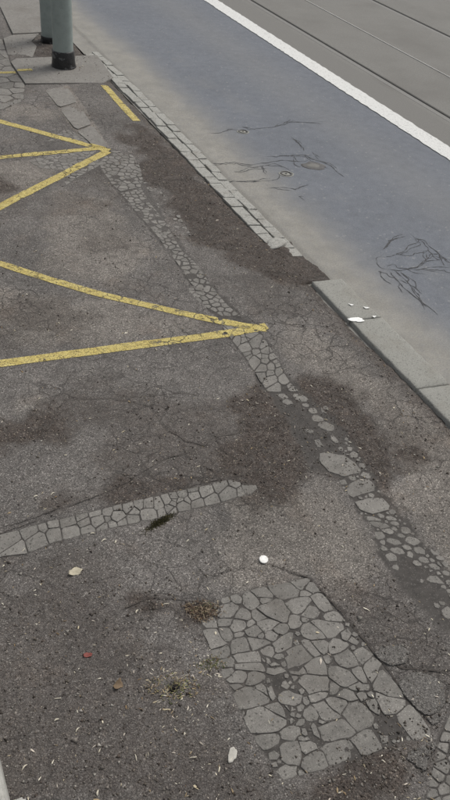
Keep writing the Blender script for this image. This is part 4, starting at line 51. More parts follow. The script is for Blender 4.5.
DIRT_DARK=[[(1445,4157),(1611,4376),(1720,4355),(1740,3637),(1745,3143),(1797,2687),(1798,2384),(1719,2364),(1530,2481),(1448,2692),(1405,2935),(1393,3290),(1405,3561),(1462,3836)],[(1361,1872),(1439,1808),(1491,1678),(1519,1484),(1538,1348),(1446,1261),(1334,1274),(1220,1296),(1146,1342),(1061,1337),(954,1340),(870,1353),(875,1451),(905,1560),(999,1656),(1032,1783),(1123,1870),(1220,1881),(1206,1752)],[(203,1936),(335,1942),(443,1969),(523,1908),(478,1849),(371,1826),(179,1821)],[(337,1526),(439,1557),(587,1565),(778,1533),(947,1511),(1039,1439),(984,1356),(934,1356),(947,1402),(870,1462),(587,1476)],[(459,1131),(514,1123),(607,1065),(630,1036),(595,1003),(538,1039),(475,1097)],[(403,874),(451,883),(507,849),(559,862),(562,809),(506,804),(471,785),(419,817)],[(891,646),(933,645),(948,605),(928,527),(876,537),(855,565)],[(586,557),(727,534),(836,529),(940,511),(936,466),(859,401),(596,490),(575,522)],[(577,3760),(682,3783),(762,3692),(798,3635),(747,3590),(543,3595)],[(1311,5653),(1430,5918),(1403,6018),(1522,6183),(1788,6291),(1775,5687),(1591,5572)],[(968,896),(1106,967),(1133,866),(1161,719),(1121,625),(1052,662),(1019,728),(981,790)],[(487,1998),(729,1962),(1028,1842),(993,1605),(894,1491),(613,1547),(510,1630),(599,1796)],[(395,2684),(659,2604),(735,2445),(529,2424),(359,2512)],[(61,1373),(275,1254),(459,1131),(447,885),(518,744),(570,513),(-55,779)]]  # soil outlines; the last one darkens the whole lower-left pavement
DAMP=[[(1224,1746),(1329,1710),(1343,1524),(1311,1440),(1236,1416),(1178,1462),(1187,1590)],[(1169,1501),(1298,1419),(1305,1265),(1260,1358),(1144,1391)],[(1212,1003),(1287,955),(1274,810),(1186,708),(1180,812),(1173,923)]]
LIGHT=[[(829,1377),(986,1373),(1176,1317),(1201,1109),(1156,948),(973,929),(935,1030),(756,1056),(704,1179)],[(1532,1828),(1726,1574),(1732,1290),(1323,791),(1336,996),(1367,1224),(1513,1342),(1514,1559)],[(359,2042),(417,2068),(432,2028),(360,1976),(319,1990)],[(1087,1625),(1125,1622),(1110,1564),(1060,1550)],[(1490,2194),(1595,2085),(1653,1599),(1629,1326),(1524,1417),(1524,1673),(1435,1893),(1405,2039)],[(449,2746),(891,2533),(1137,2267),(795,2256),(356,2332)],[(946,4962),(1240,4647),(1072,4480),(872,4631)],[(936,3578),(1144,3410),(1158,2886),(916,2605),(643,2853)]]
CRACKS=[[(817,1128),(877,1075),(927,1029),(944,951),(957,873),(971,750),(978,639),(988,555)],[(981,752),(1009,691),(1068,662),(1131,618)],[(972,647),(1025,661),(1072,654)],[(987,558),(1017,560),(1048,564),(1085,595)],[(652,1953),(791,1923),(896,1899),(975,1855)],[(771,1872),(774,1767),(818,1667),(871,1623),(916,1648),(1048,1639),(1193,1615)],[(871,1623),(723,1611),(584,1557),(444,1524),(288,1511),(171,1506)],[(919,1647),(915,1582),(947,1511)],[(487,1998),(652,1953),(771,1872)],[(977,1461),(885,1457),(686,1475)],[(152,1486),(284,1496)],[(399,1120),(486,1127),(572,1086)],[(1142,5116),(1154,5585),(1220,6087),(1284,6607)],[(1196,3763),(1207,3596),(1218,3235),(1232,2753),(1218,2370)],[(1501,4430),(1345,4148)]]
YELLOW=[[(70,5428),(664,4752),(851,4539),(1078,4284),(1340,3989)],[(-370,4032),(530,4032),(737,4032),(973,4041),(1204,4039),(1298,4041)],[(251,3201),(395,3308),(611,3468),(942,3709),(1329,3991)],[(251,3201),(355,3093),(494,2948),(743,2674),(994,2455),(1160,2320),(1293,2218),(1391,2158)],[(-692,2374),(203,2276),(340,2261),(707,2231),(980,2203),(1229,2180),(1401,2177)],[(1651,5036),(1645,4697),(1646,4386)],[(-116,5446),(782,5386),(1038,5369),(1261,5378)]]
SLABS=[[(1147,5125),(1153,5563),(1205,5622),(1804,5660),(1763,5181),(1667,5084)],[(1153,5596),(1227,6098),(1320,6164),(1511,6171),(1408,6005),(1423,5894),(1324,5651)],[(1318,6190),(1422,7197),(1509,7957),(2201,7957),(2029,7107),(1812,6343),(1525,6196)]]
ROADCRACK=[[(1984,4140),(2093,4132),(2186,4167),(2252,4145),(2354,4152),(2471,4148),(2556,4212),(2666,4205),(2755,4178),(2890,4172)],[(2277,4195),(2345,4136)],[(2471,4148),(2591,4181),(2683,4236)],[(2514,3987),(2512,3877),(2481,3764)],[(1840,3736),(1899,3715),(1987,3715),(2064,3654),(2143,3668),(2277,3677),(2337,3652),(2444,3640)],[(1937,3592),(2031,3624),(2141,3629),(2213,3644),(2245,3586)],[(2176,3748),(2306,3732),(2401,3731),(2458,3698),(2497,3648),(2539,3558)],[(1725,3557),(1778,3527),(1862,3489),(1964,3454),(2061,3441),(2124,3445),(2172,3500)],[(2460,3718),(2471,3654),(2509,3605),(2537,3539),(2524,3456),(2533,3385)],[(2133,3631),(2108,3538)],[(2004,3366),(2099,3350),(2181,3309),(2272,3344)],[(2144,3227),(2147,3172)],[(2387,3714),(2324,3607),(2344,3563)],[(2525,3746),(2507,3634)],[(2501,2712),(2494,2649),(2525,2634),(2518,2547),(2519,2479),(2525,2434),(2549,2405)],[(2267,2602),(2335,2647),(2398,2679),(2462,2686)],[(2223,2539),(2267,2532),(2315,2537),(2374,2549),(2410,2573),(2487,2591),(2494,2649)],[(2225,2553),(2185,2542),(2158,2498),(2155,2449),(2178,2435),(2233,2405),(2322,2406),(2412,2444),(2469,2437),(2523,2431)],[(2191,2462),(2238,2467),(2230,2433),(2311,2391),(2377,2390),(2447,2379),(2507,2352)],[(2178,2421),(2164,2347),(2155,2282),(2160,2214),(2169,2155),(2162,2107)],[(2202,2423),(2206,2352),(2196,2278),(2189,2197),(2166,2148)],[(2458,2506),(2409,2445),(2482,2499),(2530,2486)],[(2222,2391),(2227,2328),(2192,2296),(2181,2333)],[(2134,2434),(2108,2389),(2106,2347),(2118,2318)],[(2360,2368),(2401,2347)],[(2508,2473),(2472,2381)]]
SPOTS={'cap':(836,1129),'leaf':(325,1281),'red':(281,1025),'chip':(508,656),'brownleaf':(324,920),'hole':(445,862),'tuft':(605,1039),'tuft2':(560,883),'moss':(609,1366),'loose':(1764,2786),'moss2':(1058,895)}
HUSK=[(202,849,30),(164,891,20),(303,737,100),(425,744,60),(428,858,40),(439,1098,60),(519,1093,20),(561,847,40),(347,1582,15),(296,1588,20),(423,686,0),(149,1371,60),(70,813,30),(201,697,90),(181,943,10),(461,1341,80),(433,1356,0),(411,1392,10),(502,648,70),(452,826,20)]
SPLASH=[(1782,2102),(1824,2208),(1876,2168),(1871,2098)]

# ------------------------------------------------------------------ helpers
RNG = np.random.default_rng(11); rnd = random.Random(11)
COL = scene.collection.objects
def tag(o, label, cat=None, kind=None, group=None):
    o['label'] = label
    if cat: o['category'] = cat
    if kind: o['kind'] = kind
    if group: o['group'] = group
    return o
def link(name, me, mat=None, parent=None, smooth=False):
    o = bpy.data.objects.new(name, me); COL.link(o)
    if mat: me.materials.append(mat)
    if parent: o.parent = parent
    if smooth: me.polygons.foreach_set('use_smooth', [True] * len(me.polygons))
    return o
def empty(name, loc=(0, 0, 0)):
    o = bpy.data.objects.new(name, None); o.location = loc; o.empty_display_size = .1; COL.link(o); return o
def mesh(name, v, f):
    me = bpy.data.meshes.new(name); me.from_pydata([tuple(map(float, p)) for p in v], [], [tuple(int(i) for i in q) for q in f]); me.update(); return me
M = lambda L: np.array(L, float) / 1000.0

def _hash(ix, iy, s):
    h = (ix * 374761393 + iy * 668265263 + s * 1442695041) & 0xFFFFFFFF
    h = ((h ^ (h >> 13)) * 1274126177) & 0xFFFFFFFF
    return ((h ^ (h >> 16)) & 0xFFFFFF) / float(0xFFFFFF)
def vnoise(x, y, sc, s=0):
    x = np.asarray(x, float) * sc + 1000; y = np.asarray(y, float) * sc + 1000
    ix = np.floor(x).astype(np.int64); iy = np.floor(y).astype(np.int64); fx = x - ix; fy = y - iy
    fx = fx * fx * (3 - 2 * fx); fy = fy * fy * (3 - 2 * fy)
    a = _hash(ix, iy, s); b = _hash(ix + 1, iy, s); c = _hash(ix, iy + 1, s); d = _hash(ix + 1, iy + 1, s)
    return (a + (b - a) * fx) * (1 - fy) + (c + (d - c) * fx) * fy
def fbm(x, y, sc, s=0, oct=4):
    r = 0; w = .5; t = 0
    for k in range(oct): r = r + w * vnoise(x, y, sc * 2 ** k, s + k * 17); t += w; w *= .55
    return r / t
def sst(a, b, x):
    t = np.clip((x - a) / (b - a), 0, 1); return t * t * (3 - 2 * t)
def seg_dist(x, y, pts, closed=False):
    d = np.full(np.shape(x), 9.0); n = len(pts)
    for i in range(n if closed else n - 1):
        ax, ay = pts[i]; bx, by = pts[(i + 1) % n]; ux, uy = bx - ax, by - ay
        t = np.clip(((x - ax) * ux + (y - ay) * uy) / (ux * ux + uy * uy + 1e-12), 0, 1)
        d = np.minimum(d, np.hypot(x - ax - t * ux, y - ay - t * uy))
    return d
def sdf(x, y, poly):                                # negative inside
    ins = np.zeros(np.shape(x), bool); n = len(poly)
    for i in range(n):
        x1, y1 = poly[i]; x2, y2 = poly[(i + 1) % n]
        if y1 == y2: continue
        ins ^= ((y1 > y) != (y2 > y)) & (x < (x2 - x1) * (y - y1) / (y2 - y1) + x1)
    d = seg_dist(x, y, poly, True)
    return np.where(ins, -d, d)
def near(x, y, poly, pad):
    return (x > poly[:, 0].min() - pad) & (x < poly[:, 0].max() + pad) & (y > poly[:, 1].min() - pad) & (y < poly[:, 1].max() + pad)
def region(x, y, poly, soft, rough=0.0, nsc=18, seed=0):
    m = np.zeros(np.shape(x)); k = near(x, y, poly, soft + rough + .02)
    if k.any():
        d = sdf(x[k], y[k], poly)
        if rough: d = d + rough * 2 * (fbm(x[k], y[k], nsc, seed) - .5) * 1.6
        m[k] = 1 - sst(-soft, soft, d)
    return m

# ------------------------------------------------------------------ node materials
class NT:
    def __init__(s, name):
        s.m = bpy.data.materials.new(name); s.m.use_nodes = True; s.t = s.m.node_tree; s.b = s.t.nodes['Principled BSDF']
        s.b.inputs['Roughness'].default_value = .9; s.b.inputs['Specular IOR Level'].default_value = .3
        s.pos = s.t.nodes.new('ShaderNodeNewGeometry').outputs['Position']
    def n(s, typ, **k):
        nd = s.t.nodes.new(typ)
        for a, v in k.items(): setattr(nd, a, v)
        return nd
    def set(s, sock, v):
        if hasattr(v, 'links') or hasattr(v, 'is_output'): s.t.links.new(v, sock)
        else: sock.default_value = v
    def noise(s, scale, detail=4, rough=.6, vec=None):
        nd = s.n('ShaderNodeTexNoise'); s.set(nd.inputs['Vector'], vec or s.pos)
        nd.inputs['Scale'].default_value = scale; nd.inputs['Detail'].default_value = detail; nd.inputs['Roughness'].default_value = rough
        return nd.outputs[0]
    def vor(s, scale, feature='F1', out='Color', vec=None):
        nd = s.n('ShaderNodeTexVoronoi', feature=feature); s.set(nd.inputs['Vector'], vec or s.pos); nd.inputs['Scale'].default_value = scale
        return nd.outputs[out]
    def ramp(s, fac, stops):
        nd = s.n('ShaderNodeValToRGB'); s.set(nd.inputs[0], fac); e = nd.color_ramp.elements
        while len(e) < len(stops): e.new(.5)
        for q, (p, c) in zip(e, stops):
            q.position = p; q.color = (*c, 1) if isinstance(c, tuple) else (c, c, c, 1)
        return nd.outputs[0]
    def mix(s, fac, a, b, mode='MIX'):
        nd = s.n('ShaderNodeMix', data_type='RGBA', blend_type=mode)
        s.set(nd.inputs[0], fac)
        for i, v in ((6, a), (7, b)):
            s.set(nd.inputs[i], (*v, 1) if isinstance(v, tuple) and len(v) == 3 else v)
        return nd.outputs[2]
    def math(s, op, a, b=0.0, clamp=False):
        nd = s.n('ShaderNodeMath', operation=op, use_clamp=clamp); s.set(nd.inputs[0], a); s.set(nd.inputs[1], b); return nd.outputs[0]
    def bw(s, c):
        nd = s.n('ShaderNodeSeparateColor'); s.set(nd.inputs[0], c); return nd.outputs
    def attr(s, name):
        nd = s.n('ShaderNodeAttribute', attribute_name=name); return nd.outputs['Color']
    def bump(s, hgt, dist, strength=1.0, prev=None):
        nd = s.n('ShaderNodeBump'); nd.inputs['Distance'].default_value = dist; nd.inputs['Strength'].default_value = strength
        s.set(nd.inputs['Height'], hgt)
        if prev is not None: s.set(nd.inputs['Normal'], prev)
        return nd.outputs[0]
    def done(s, col, normal=None, rough=None):
        s.set(s.b.inputs['Base Color'], col)
        if normal is not None: s.set(s.b.inputs['Normal'], normal)
        if rough is not None: s.set(s.b.inputs['Roughness'], rough)
        return s.m

def grit(N, lo, mid, hi, coarse=270, fine=640):
    """chippings of many greys in a dark binder: returns colour and height"""
    cell = N.bw(N.vor(coarse))[0]; dist = N.vor(coarse, out='Distance')
    cell2 = N.bw(N.vor(fine))[1]
    c = N.ramp(cell, [(0.0, lo), (.45, mid), (.86, mid), (1.0, hi)])
    c2 = N.ramp(cell2, [(0.0, lo), (.5, mid), (.93, mid), (1.0, hi)])
    c = N.mix(.45, c, c2)
    binder = N.ramp(dist, [(.25, 1.0), (.75, .55)])
    c = N.mix(1.0, c, binder, 'MULTIPLY')
    hgt = N.math('SUBTRACT', N.noise(330, 5, .7), N.math('MULTIPLY', dist, .8))
    return c, hgt

def craze(N):
    wv = N.n('ShaderNodeVectorMath', operation='ADD'); N.set(wv.inputs[0], N.pos)
    wn_ = N.n('ShaderNodeTexNoise'); N.set(wn_.inputs['Vector'], N.pos); wn_.inputs['Scale'].default_value = 18; wn_.inputs['Detail'].default_value = 5
    sc_ = N.n('ShaderNodeVectorMath', operation='SCALE'); N.set(sc_.inputs[0], wn_.outputs['Color']); sc_.inputs[3].default_value = .06; N.set(wv.inputs[1], sc_.outputs[0])
    ed = N.vor(13, 'DISTANCE_TO_EDGE', 'Distance', wv.outputs[0])
    line = N.ramp(ed, [(.0, 1.0), (.022, .6), (.048, 0.0)])
    return N.math('MULTIPLY', line, N.ramp(N.noise(2.1, 4, .6), [(.43, 0.0), (.60, .75)]))
def mat_pavement():
    N = NT('worn_asphalt'); w = N.bw(N.attr('wear')); dirt_dark, silt, light = w[0], w[1], w[2]
    c, hgt = grit(N, (.050, .046, .043), (.182, .168, .157), (.48, .45, .415))
    big = N.ramp(N.noise(2.6, 6, .62), [(.30, .74), (.5, 1.0), (.70, 1.2)])
    c = N.mix(1.0, c, big, 'MULTIPLY')
    mid = N.ramp(N.noise(23, 5, .65), [(.3, .84), (.5, 1.0), (.7, 1.14)])
    c = N.mix(1.0, c, mid, 'MULTIPLY')
    # lighter asphalt tone, including broad outlines over the upper pavement
    lc = N.mix(1.0, c, (1.42, 1.39, 1.33), 'MULTIPLY'); c = N.mix(light, c, lc)
    # brown soil worked into the surface; same colour darkens the lower left
    speck = N.ramp(N.bw(N.vor(300))[2], [(0, (.026, .020, .017)), (.6, (.064, .052, .0445)), (.95, (.095, .078, .067)), (1.0, (.25, .21, .17))])
    soil = N.mix(1.0, speck, N.ramp(N.noise(14, 5, .65), [(.3, .65), (.7, 1.25)]), 'MULTIPLY')
    dm = N.math('MULTIPLY', dirt_dark, N.ramp(N.noise(48, 5, .7), [(.28, .50), (.58, 1.0)]))
    c = N.mix(dm, c, soil)
    # smooth dark silt between the pieces
    sc = N.mix(N.ramp(N.noise(34, 6, .7), [(.3, 0.0), (.7, 1.0)]), (.034, .031, .0285), (.066, .060, .055))
    sc = N.mix(N.ramp(N.bw(N.vor(420))[0], [(.94, 0.0), (.97, .5)]), sc, (.18, .17, .155))
    sm = N.math('MULTIPLY', silt, N.ramp(N.noise(70, 6, .75), [(.26, .6), (.46, 1.0)]))
    c = N.mix(sm, c, sc)
    # hairline crazing of the old surface
    line = N.math('MULTIPLY', craze(N), N.math('SUBTRACT', 1.0, silt))
    c = N.mix(line, c, (.040, .036, .033)); hgt = N.math('SUBTRACT', hgt, N.math('MULTIPLY', line, .8))
    # rusty tint
    c = N.mix(N.ramp(N.noise(5.5, 4, .6), [(.56, 0.0), (.75, .4)]), c, N.mix(1.0, c, (1.12, .97, .86), 'MULTIPLY'))
    k = N.math('SUBTRACT', 1.0, N.math('MULTIPLY', silt, .85))
    nrm = N.bump(N.math('MULTIPLY', hgt, k), .0035, .8)
    rough = N.ramp(silt, [(0, .93), (1, .85)])
    return N.done(c, nrm, rough)
def mat_piece(name='smooth_asphalt_piece', k=1.0):
    N = NT(name)
    c = N.ramp(N.noise(420, 4, .7), [(.30, (.125, .120, .112)), (.5, (.188, .181, .170)), (.72, (.24, .231, .218))])
    c = N.mix(N.ramp(N.bw(N.vor(330))[0], [(.93, 0.0), (.96, .6)]), c, (.30, .29, .27))
    c = N.mix(N.ramp(N.bw(N.vor(260))[1], [(.93, 0.0), (.96, .7)]), c, (.06, .057, .053))
    oi = N.n('ShaderNodeObjectInfo').outputs['Random']
    c = N.mix(1.0, c, N.ramp(oi, [(0, .84), (1, 1.10)]), 'MULTIPLY')
    c = N.mix(1.0, c, N.ramp(N.noise(30, 5, .65), [(.3, .78), (.52, 1.0), (.7, 1.12)]), 'MULTIPLY')
    c = N.mix(N.ramp(N.noise(7, 4, .6), [(.52, 0.0), (.75, .45)]), c, (.085, .074, .064))
    rim = N.math('MULTIPLY', N.bw(N.attr('rim'))[0], N.ramp(N.noise(160, 4, .7), [(.3, .08), (.6, .5)]))   # silt smeared over the rims
    c = N.mix(1.0, c, (k, k * .985, k * .96), 'MULTIPLY'); c = N.mix(rim, c, (.078, .073, .068))
    return N.done(c, N.bump(N.noise(380, 5, .75), .0014, .7), .85)
def mat_chunk():
    N = NT('rough_asphalt_chunk')
    c, hgt = grit(N, (.062, .058, .053), (.185, .174, .162), (.40, .38, .35), 250, 560)
    return N.done(c, N.bump(hgt, .004, .9))
def mat_road():
    N = NT('road_asphalt'); w = N.bw(N.attr('wear')); dust, grey, tar = w[0], w[1], w[2]
    c = N.ramp(N.noise(190, 6, .8), [(.34, (.088, .096, .110)), (.5, (.126, .135, .153)), (.75, (.180, .190, .209))])
    c = N.mix(1.0, c, N.ramp(N.noise(1.7, 6, .6), [(.32, .94), (.5, 1.0), (.7, 1.06)]), 'MULTIPLY')
    c = N.mix(1.0, c, N.ramp(N.noise(19, 5, .6), [(.3, .90), (.5, 1.0), (.7, 1.08)]), 'MULTIPLY')
    c = N.mix(N.ramp(N.bw(N.vor(95))[0], [(.985, 0.0), (.99, .35)]), c, (.28, .28, .275))
    g = N.ramp(N.noise(170, 5, .7), [(.3, (.112, .109, .102)), (.5, (.150, .146, .137)), (.75, (.195, .19, .178))])
    c = N.mix(grey, c, g)
    d = N.ramp(N.noise(150, 5, .75), [(.28, (.158, .150, .134)), (.5, (.225, .216, .195)), (.75, (.295, .284, .258))])
    d = N.mix(1.0, d, N.ramp(N.noise(9, 5, .6), [(.3, .86), (.7, 1.1)]), 'MULTIPLY')
    c = N.mix(N.math('MULTIPLY', dust, N.ramp(N.noise(33, 5, .7), [(.25, .72), (.55, 1.0)])), c, d)
    c = N.mix(tar, c, N.mix(N.noise(60, 4), (.030, .030, .032), (.055, .054, .056)))
    return N.done(c, N.bump(N.noise(240, 5, .75), .0022, .6), .85)
def mat_simple(name, stops, scale, rough=.85, bumpd=.0015, bscale=300, metal=0.0, speck=None, stain=None):
    N = NT(name); c = N.ramp(N.noise(scale, 6, .68), stops)
    if speck: c = N.mix(N.ramp(N.bw(N.vor(speck[0]))[0], [(speck[1], 0.0), (min(1, speck[1] + .03), .8)]), c, speck[2])
    if stain: c = N.mix(N.ramp(N.noise(stain[0], 5, .65), [(stain[1], 0.0), (stain[1] + .2, stain[2])]), c, stain[3])
    N.b.inputs['Metallic'].default_value = metal
    return N.done(c, N.bump(N.noise(bscale, 5, .7), bumpd, .7), rough)
def mat_yellow():
    N = NT('worn_yellow_paint')
    c = N.ramp(N.noise(24, 5, .65), [(.3, (.45, .36, .105)), (.5, (.56, .465, .16)), (.72, (.62, .535, .22))])
    c = N.mix(N.ramp(N.noise(210, 5, .7), [(.40, .75), (.58, 0.0)]), c, (.17, .13, .06))
    c = N.mix(N.ramp(N.noise(9, 4, .6), [(.52, 0.0), (.74, .5)]), c, (.34, .26, .10))
    worn = N.ramp(N.noise(130, 6, .75), [(.38, 0.0), (.46, 1.0)])
    worn2 = N.ramp(N.noise(17, 6, .7), [(.34, 0.0), (.44, 1.0)])
    a = N.math('MULTIPLY', N.math('MULTIPLY', worn, worn2), N.math('SUBTRACT', 1.0, N.math('MULTIPLY', craze(N), 1.3, True)))
    N.set(N.b.inputs['Alpha'], a)
    return N.done(c, N.bump(N.noise(260, 5, .75), .002, .8), .8)
def mat_white():
    N = NT('white_road_paint')
    c = N.ramp(N.noise(120, 5, .75), [(.30, (.34, .34, .33)), (.45, (.54, .54, .525)), (.7, (.67, .67, .65))])
    c = N.mix(N.ramp(N.bw(N.vor(75))[0], [(.88, 0.0), (.92, .6)]), c, (.42, .42, .41))
    worn = N.ramp(N.noise(55, 6, .75), [(.27, 0.0), (.33, 1.0)])
    N.set(N.b.inputs['Alpha'], worn)
    return N.done(c, N.bump(N.vor(110, out='Distance'), .004, .6), .75)
def mat_vcol(name, rough=.85):
    N = NT(name); c = N.mix(1.0, N.attr('tint'), N.ramp(N.noise(350, 4, .7), [(.3, .7), (.7, 1.2)]), 'MULTIPLY')
    return N.done(c, None, rough)

MPD = mat_piece('dull_asphalt_piece', .93)
MP, MPC, MCH, MR = mat_pavement(), mat_piece(k=.9), mat_chunk(), mat_road()
MY, MW = mat_yellow(), mat_white()
MKERB = mat_simple('granite_kerb', [(.3, (.175, .173, .156)), (.5, (.235, .233, .212)), (.72, (.30, .296, .27))], 180, speck=(260, .93, (.11, .11, .10)), stain=(6, .52, .5, (.17, .155, .13)))
MSETT = mat_simple('granite_sett', [(.3, (.21, .207, .19)), (.5, (.29, .286, .264)), (.72, (.36, .354, .326))], 120, speck=(240, .92, (.10, .10, .095)), stain=(12, .5, .55, (.15, .135, .115)))
MSLAB = mat_simple('concrete_slab', [(.3, (.145, .138, .126)), (.5, (.185, .176, .162)), (.72, (.225, .215, .198))], 55, speck=(200, .93, (.10, .095, .088)), stain=(4, .48, .6, (.125, .113, .10)))
MBED = mat_simple('track_concrete', [(.3, (.128, .124, .115)), (.5, (.158, .154, .143)), (.72, (.192, .187, .175))], 90, stain=(1.2, .46, .6, (.118, .113, .104)))
MSTEEL = mat_simple('rail_steel', [(.3, (.13, .126, .118)), (.7, (.18, .175, .165))], 60, rough=.6, metal=.15)
MGROOVE = mat_simple('rail_groove_grime', [(.3, (.05, .048, .045)), (.7, (.085, .08, .074))], 50)
MPOLE = mat_simple('grey_green_pole_paint', [(.3, (.225, .262, .248)), (.5, (.26, .298, .284)), (.72, (.29, .328, .312))], 22, rough=.5, bumpd=.0008, bscale=60, speck=(48, .985, (.12, .115, .10)), stain=(5, .54, .3, (.20, .22, .205)))
MTAR = mat_simple('black_tar_sleeve', [(.3, (.012, .012, .013)), (.7, (.035, .034, .034))], 40, rough=.42, bumpd=.006, bscale=45, speck=(55, .9, (.10, .10, .10)))
MCONC = mat_simple('pale_concrete', [(.3, (.26, .255, .235)), (.5, (.33, .325, .30)), (.72, (.39, .385, .36))], 60)
MIRON = mat_simple('cast_iron', [(.3, (.05, .048, .046)), (.7, (.11, .105, .10))], 90, rough=.6, metal=.5)
MCRACK = mat_simple('lane_crack_tar', [(.3, (.036, .036, .038)), (.7, (.075, .075, .078))], 70)
MSOILC = mat_simple('crack_soil', [(.3, (.030, .026, .023)), (.7, (.065, .056, .049))], 90)
MPALE = mat_simple('pale_mortar_ring', [(.3, (.30, .29, .27)), (.7, (.45, .44, .42))], 90)
MTARP = mat_simple('tar_patch', [(.3, (.075, .073, .073)), (.7, (.125, .12, .118))], 160)
MVC = mat_vcol('scattered_bits')

# ------------------------------------------------------------------ relief of the pavement
patch_o, cross_o, strip_o, apex_o, edge_o, corner_o = map(M, (PATCH_OUT, CROSS_OUT, STRIP_OUT, APEX_OUT, EDGE_OUT, CORNER_OUT))
smooth_o, smooth2_o = M(SMOOTH), M(SMOOTH2)
KERB_L, KERB_R, KERB_END, SETT_L, SETT_R, SETT_END = 1.757, 1.905, 2.43, 1.735, 1.853, 2.78
ROAD_Z = -.012
def base_h(x, y):                                    # slow undulation every piece rides on
    return .010 * (fbm(x, y, 1.3, 3, 3) - .5) + .005 * (fbm(x, y, 5.0, 9, 3) - .5)
HOLE = M(SPOTS['hole'])
def masks(x, y):
    silt = np.zeros_like(x); dip = np.zeros_like(x)
    for o, r in ((patch_o, .006), (cross_o, .004), (strip_o, .016), (corner_o, .006), (apex_o, .02), (edge_o, .02)):
        m = region(x, y, o, .006, r, 30, 5)
        s = m * (.55 if o is apex_o or o is edge_o else 1.0)
        silt = np.maximum(silt, s); dip = np.maximum(dip, m)
    for L in DAMP: silt = np.maximum(silt, region(x, y, M(L), .02, .02, 16, 21))
    # in the upper half of the strip the joints hold soil rather than silt
    silt *= 1 - .45 * sst(2.2, 3.4, y)
    dirt_dark = np.zeros_like(x)
    for i, L in enumerate(DIRT_DARK): dirt_dark = np.maximum(dirt_dark, region(x, y, M(L), .05, .07, 9, 31 + i) * (.35 if i == 10 else .5 if i > 10 else 1.0))
    dirt_dark = np.maximum(dirt_dark, .38 * sst(.56, .72, fbm(x, y, 3.2, 77, 5)) * (y < 12))
    edge = np.where(y < KERB_END, KERB_L, SETT_L)
    dirt_dark = np.maximum(dirt_dark, .8 * sst(.12, .0, (edge - x) + .08 * (fbm(x, y, 12, 61) - .5)))
    dirt_dark = np.maximum(dirt_dark, sst(KERB_END - .04, KERB_END + .04, y) * sst(SETT_END + .1, SETT_END - .02, y) * sst(1.62, 1.74, x))
    light = np.zeros_like(x)
    for i, L in enumerate(LIGHT): light = np.maximum(light, region(x, y, M(L), .05, .06, 10, 51 + i) * .75)
    light = np.maximum(light, region(x, y, smooth_o, .008, .004) * 1.0)
    light = np.maximum(light, region(x, y, smooth2_o, .02, .02) * .9)
    return silt, dip, dirt_dark, light
def cracks(x, y):
    c = np.zeros_like(x)
    for i, L in enumerate(CRACKS):
        p = M(L); k = near(x, y, p, .05)
        if not k.any(): continue
        xx, yy = x[k], y[k]
        jx = .022 * (fbm(xx, yy, 14, 101) - .5); jy = .022 * (fbm(xx, yy, 14, 141) - .5)
        d = seg_dist(xx + jx, yy + jy, p)
        wdt = .0025 + .003 * vnoise(xx, yy, 20, 7) + (.001 if i in (0, 1, 2, 3) else 0)
        c[k] = np.maximum(c[k], 1 - sst(wdt * .4, wdt * 1.5, d))
    return c
def relief(x, y, silt, dip, dirt_dark, light, ck):
    z = base_h(x, y)
    gr = .0016 * (fbm(x, y, 55, 13, 3) - .5) + .0022 * (fbm(x, y, 18, 19, 3) - .5)
    z = z + gr * (1 - .75 * silt) * (1 + 2.2 * dirt_dark) * (1 - .5 * (light > .85))
    z = z - .0016 * dip
    z = z - .003 * ck
    z = z - .006 * dirt_dark * sst(.45, .7, fbm(x, y, 4, 43, 3))
    hx, hy = HOLE
    z = z - .045 * np.exp(-((x - hx) ** 2 / .013 ** 2 + (y - hy) ** 2 / .008 ** 2)) + .006 * np.exp(-((x - hx + .01) ** 2 / .05 ** 2 + (y - hy - .012) ** 2 / .02 ** 2))
    # pavement settled along the kerb and the setts, nothing left of it under the stones
    edge = np.where(y < KERB_END, KERB_L, SETT_L) + .012 * (fbm(x * 0, y, 16, 88) - .5)
    gap = (y > KERB_END + .005) & (y < SETT_END + .03)
    z = z - (.008 * sst(.10, .0, edge - x) + .009 * sst(.035, .0, edge - x)) * ~gap
    z = z - .12 * sst(-.004, .010, x - edge) * ~gap
    slope = sst(1.70, 2.02 + .25 * (fbm(x, y, 7, 66) - .5), x)
    z = z - gap * slope * .034
    return z
def axis(segs):
    out = []
    for a, b, s in segs: out += list(np.arange(a, b - 1e-9, s))
    return np.array(out + [segs[-1][1]])
gx = axis([(-40, -6, 6), (-6, -1.5, .5), (-1.5, -.2, .02), (-.2, 1.70, .0055), (1.70, 1.78, .004), (1.78, 2.06, .008)])
ys = [.22]
while ys[-1] < 7.6: ys.append(ys[-1] + .0032 + .0019 * ys[-1])
gy = np.concatenate([axis([(-40, -4, 6), (-4, -.5, .5), (-.5, .22, .06)])[:-1], np.array(ys), axis([(8, 12, .5), (12, 60, 6)])])
X, Y = np.meshgrid(gx, gy); X1, Y1 = X.ravel(), Y.ravel()
silt, dip, dirt_dark, light = masks(X1, Y1); ck = cracks(X1, Y1)
Z1 = relief(X1, Y1, silt, dip, dirt_dark, light, ck)
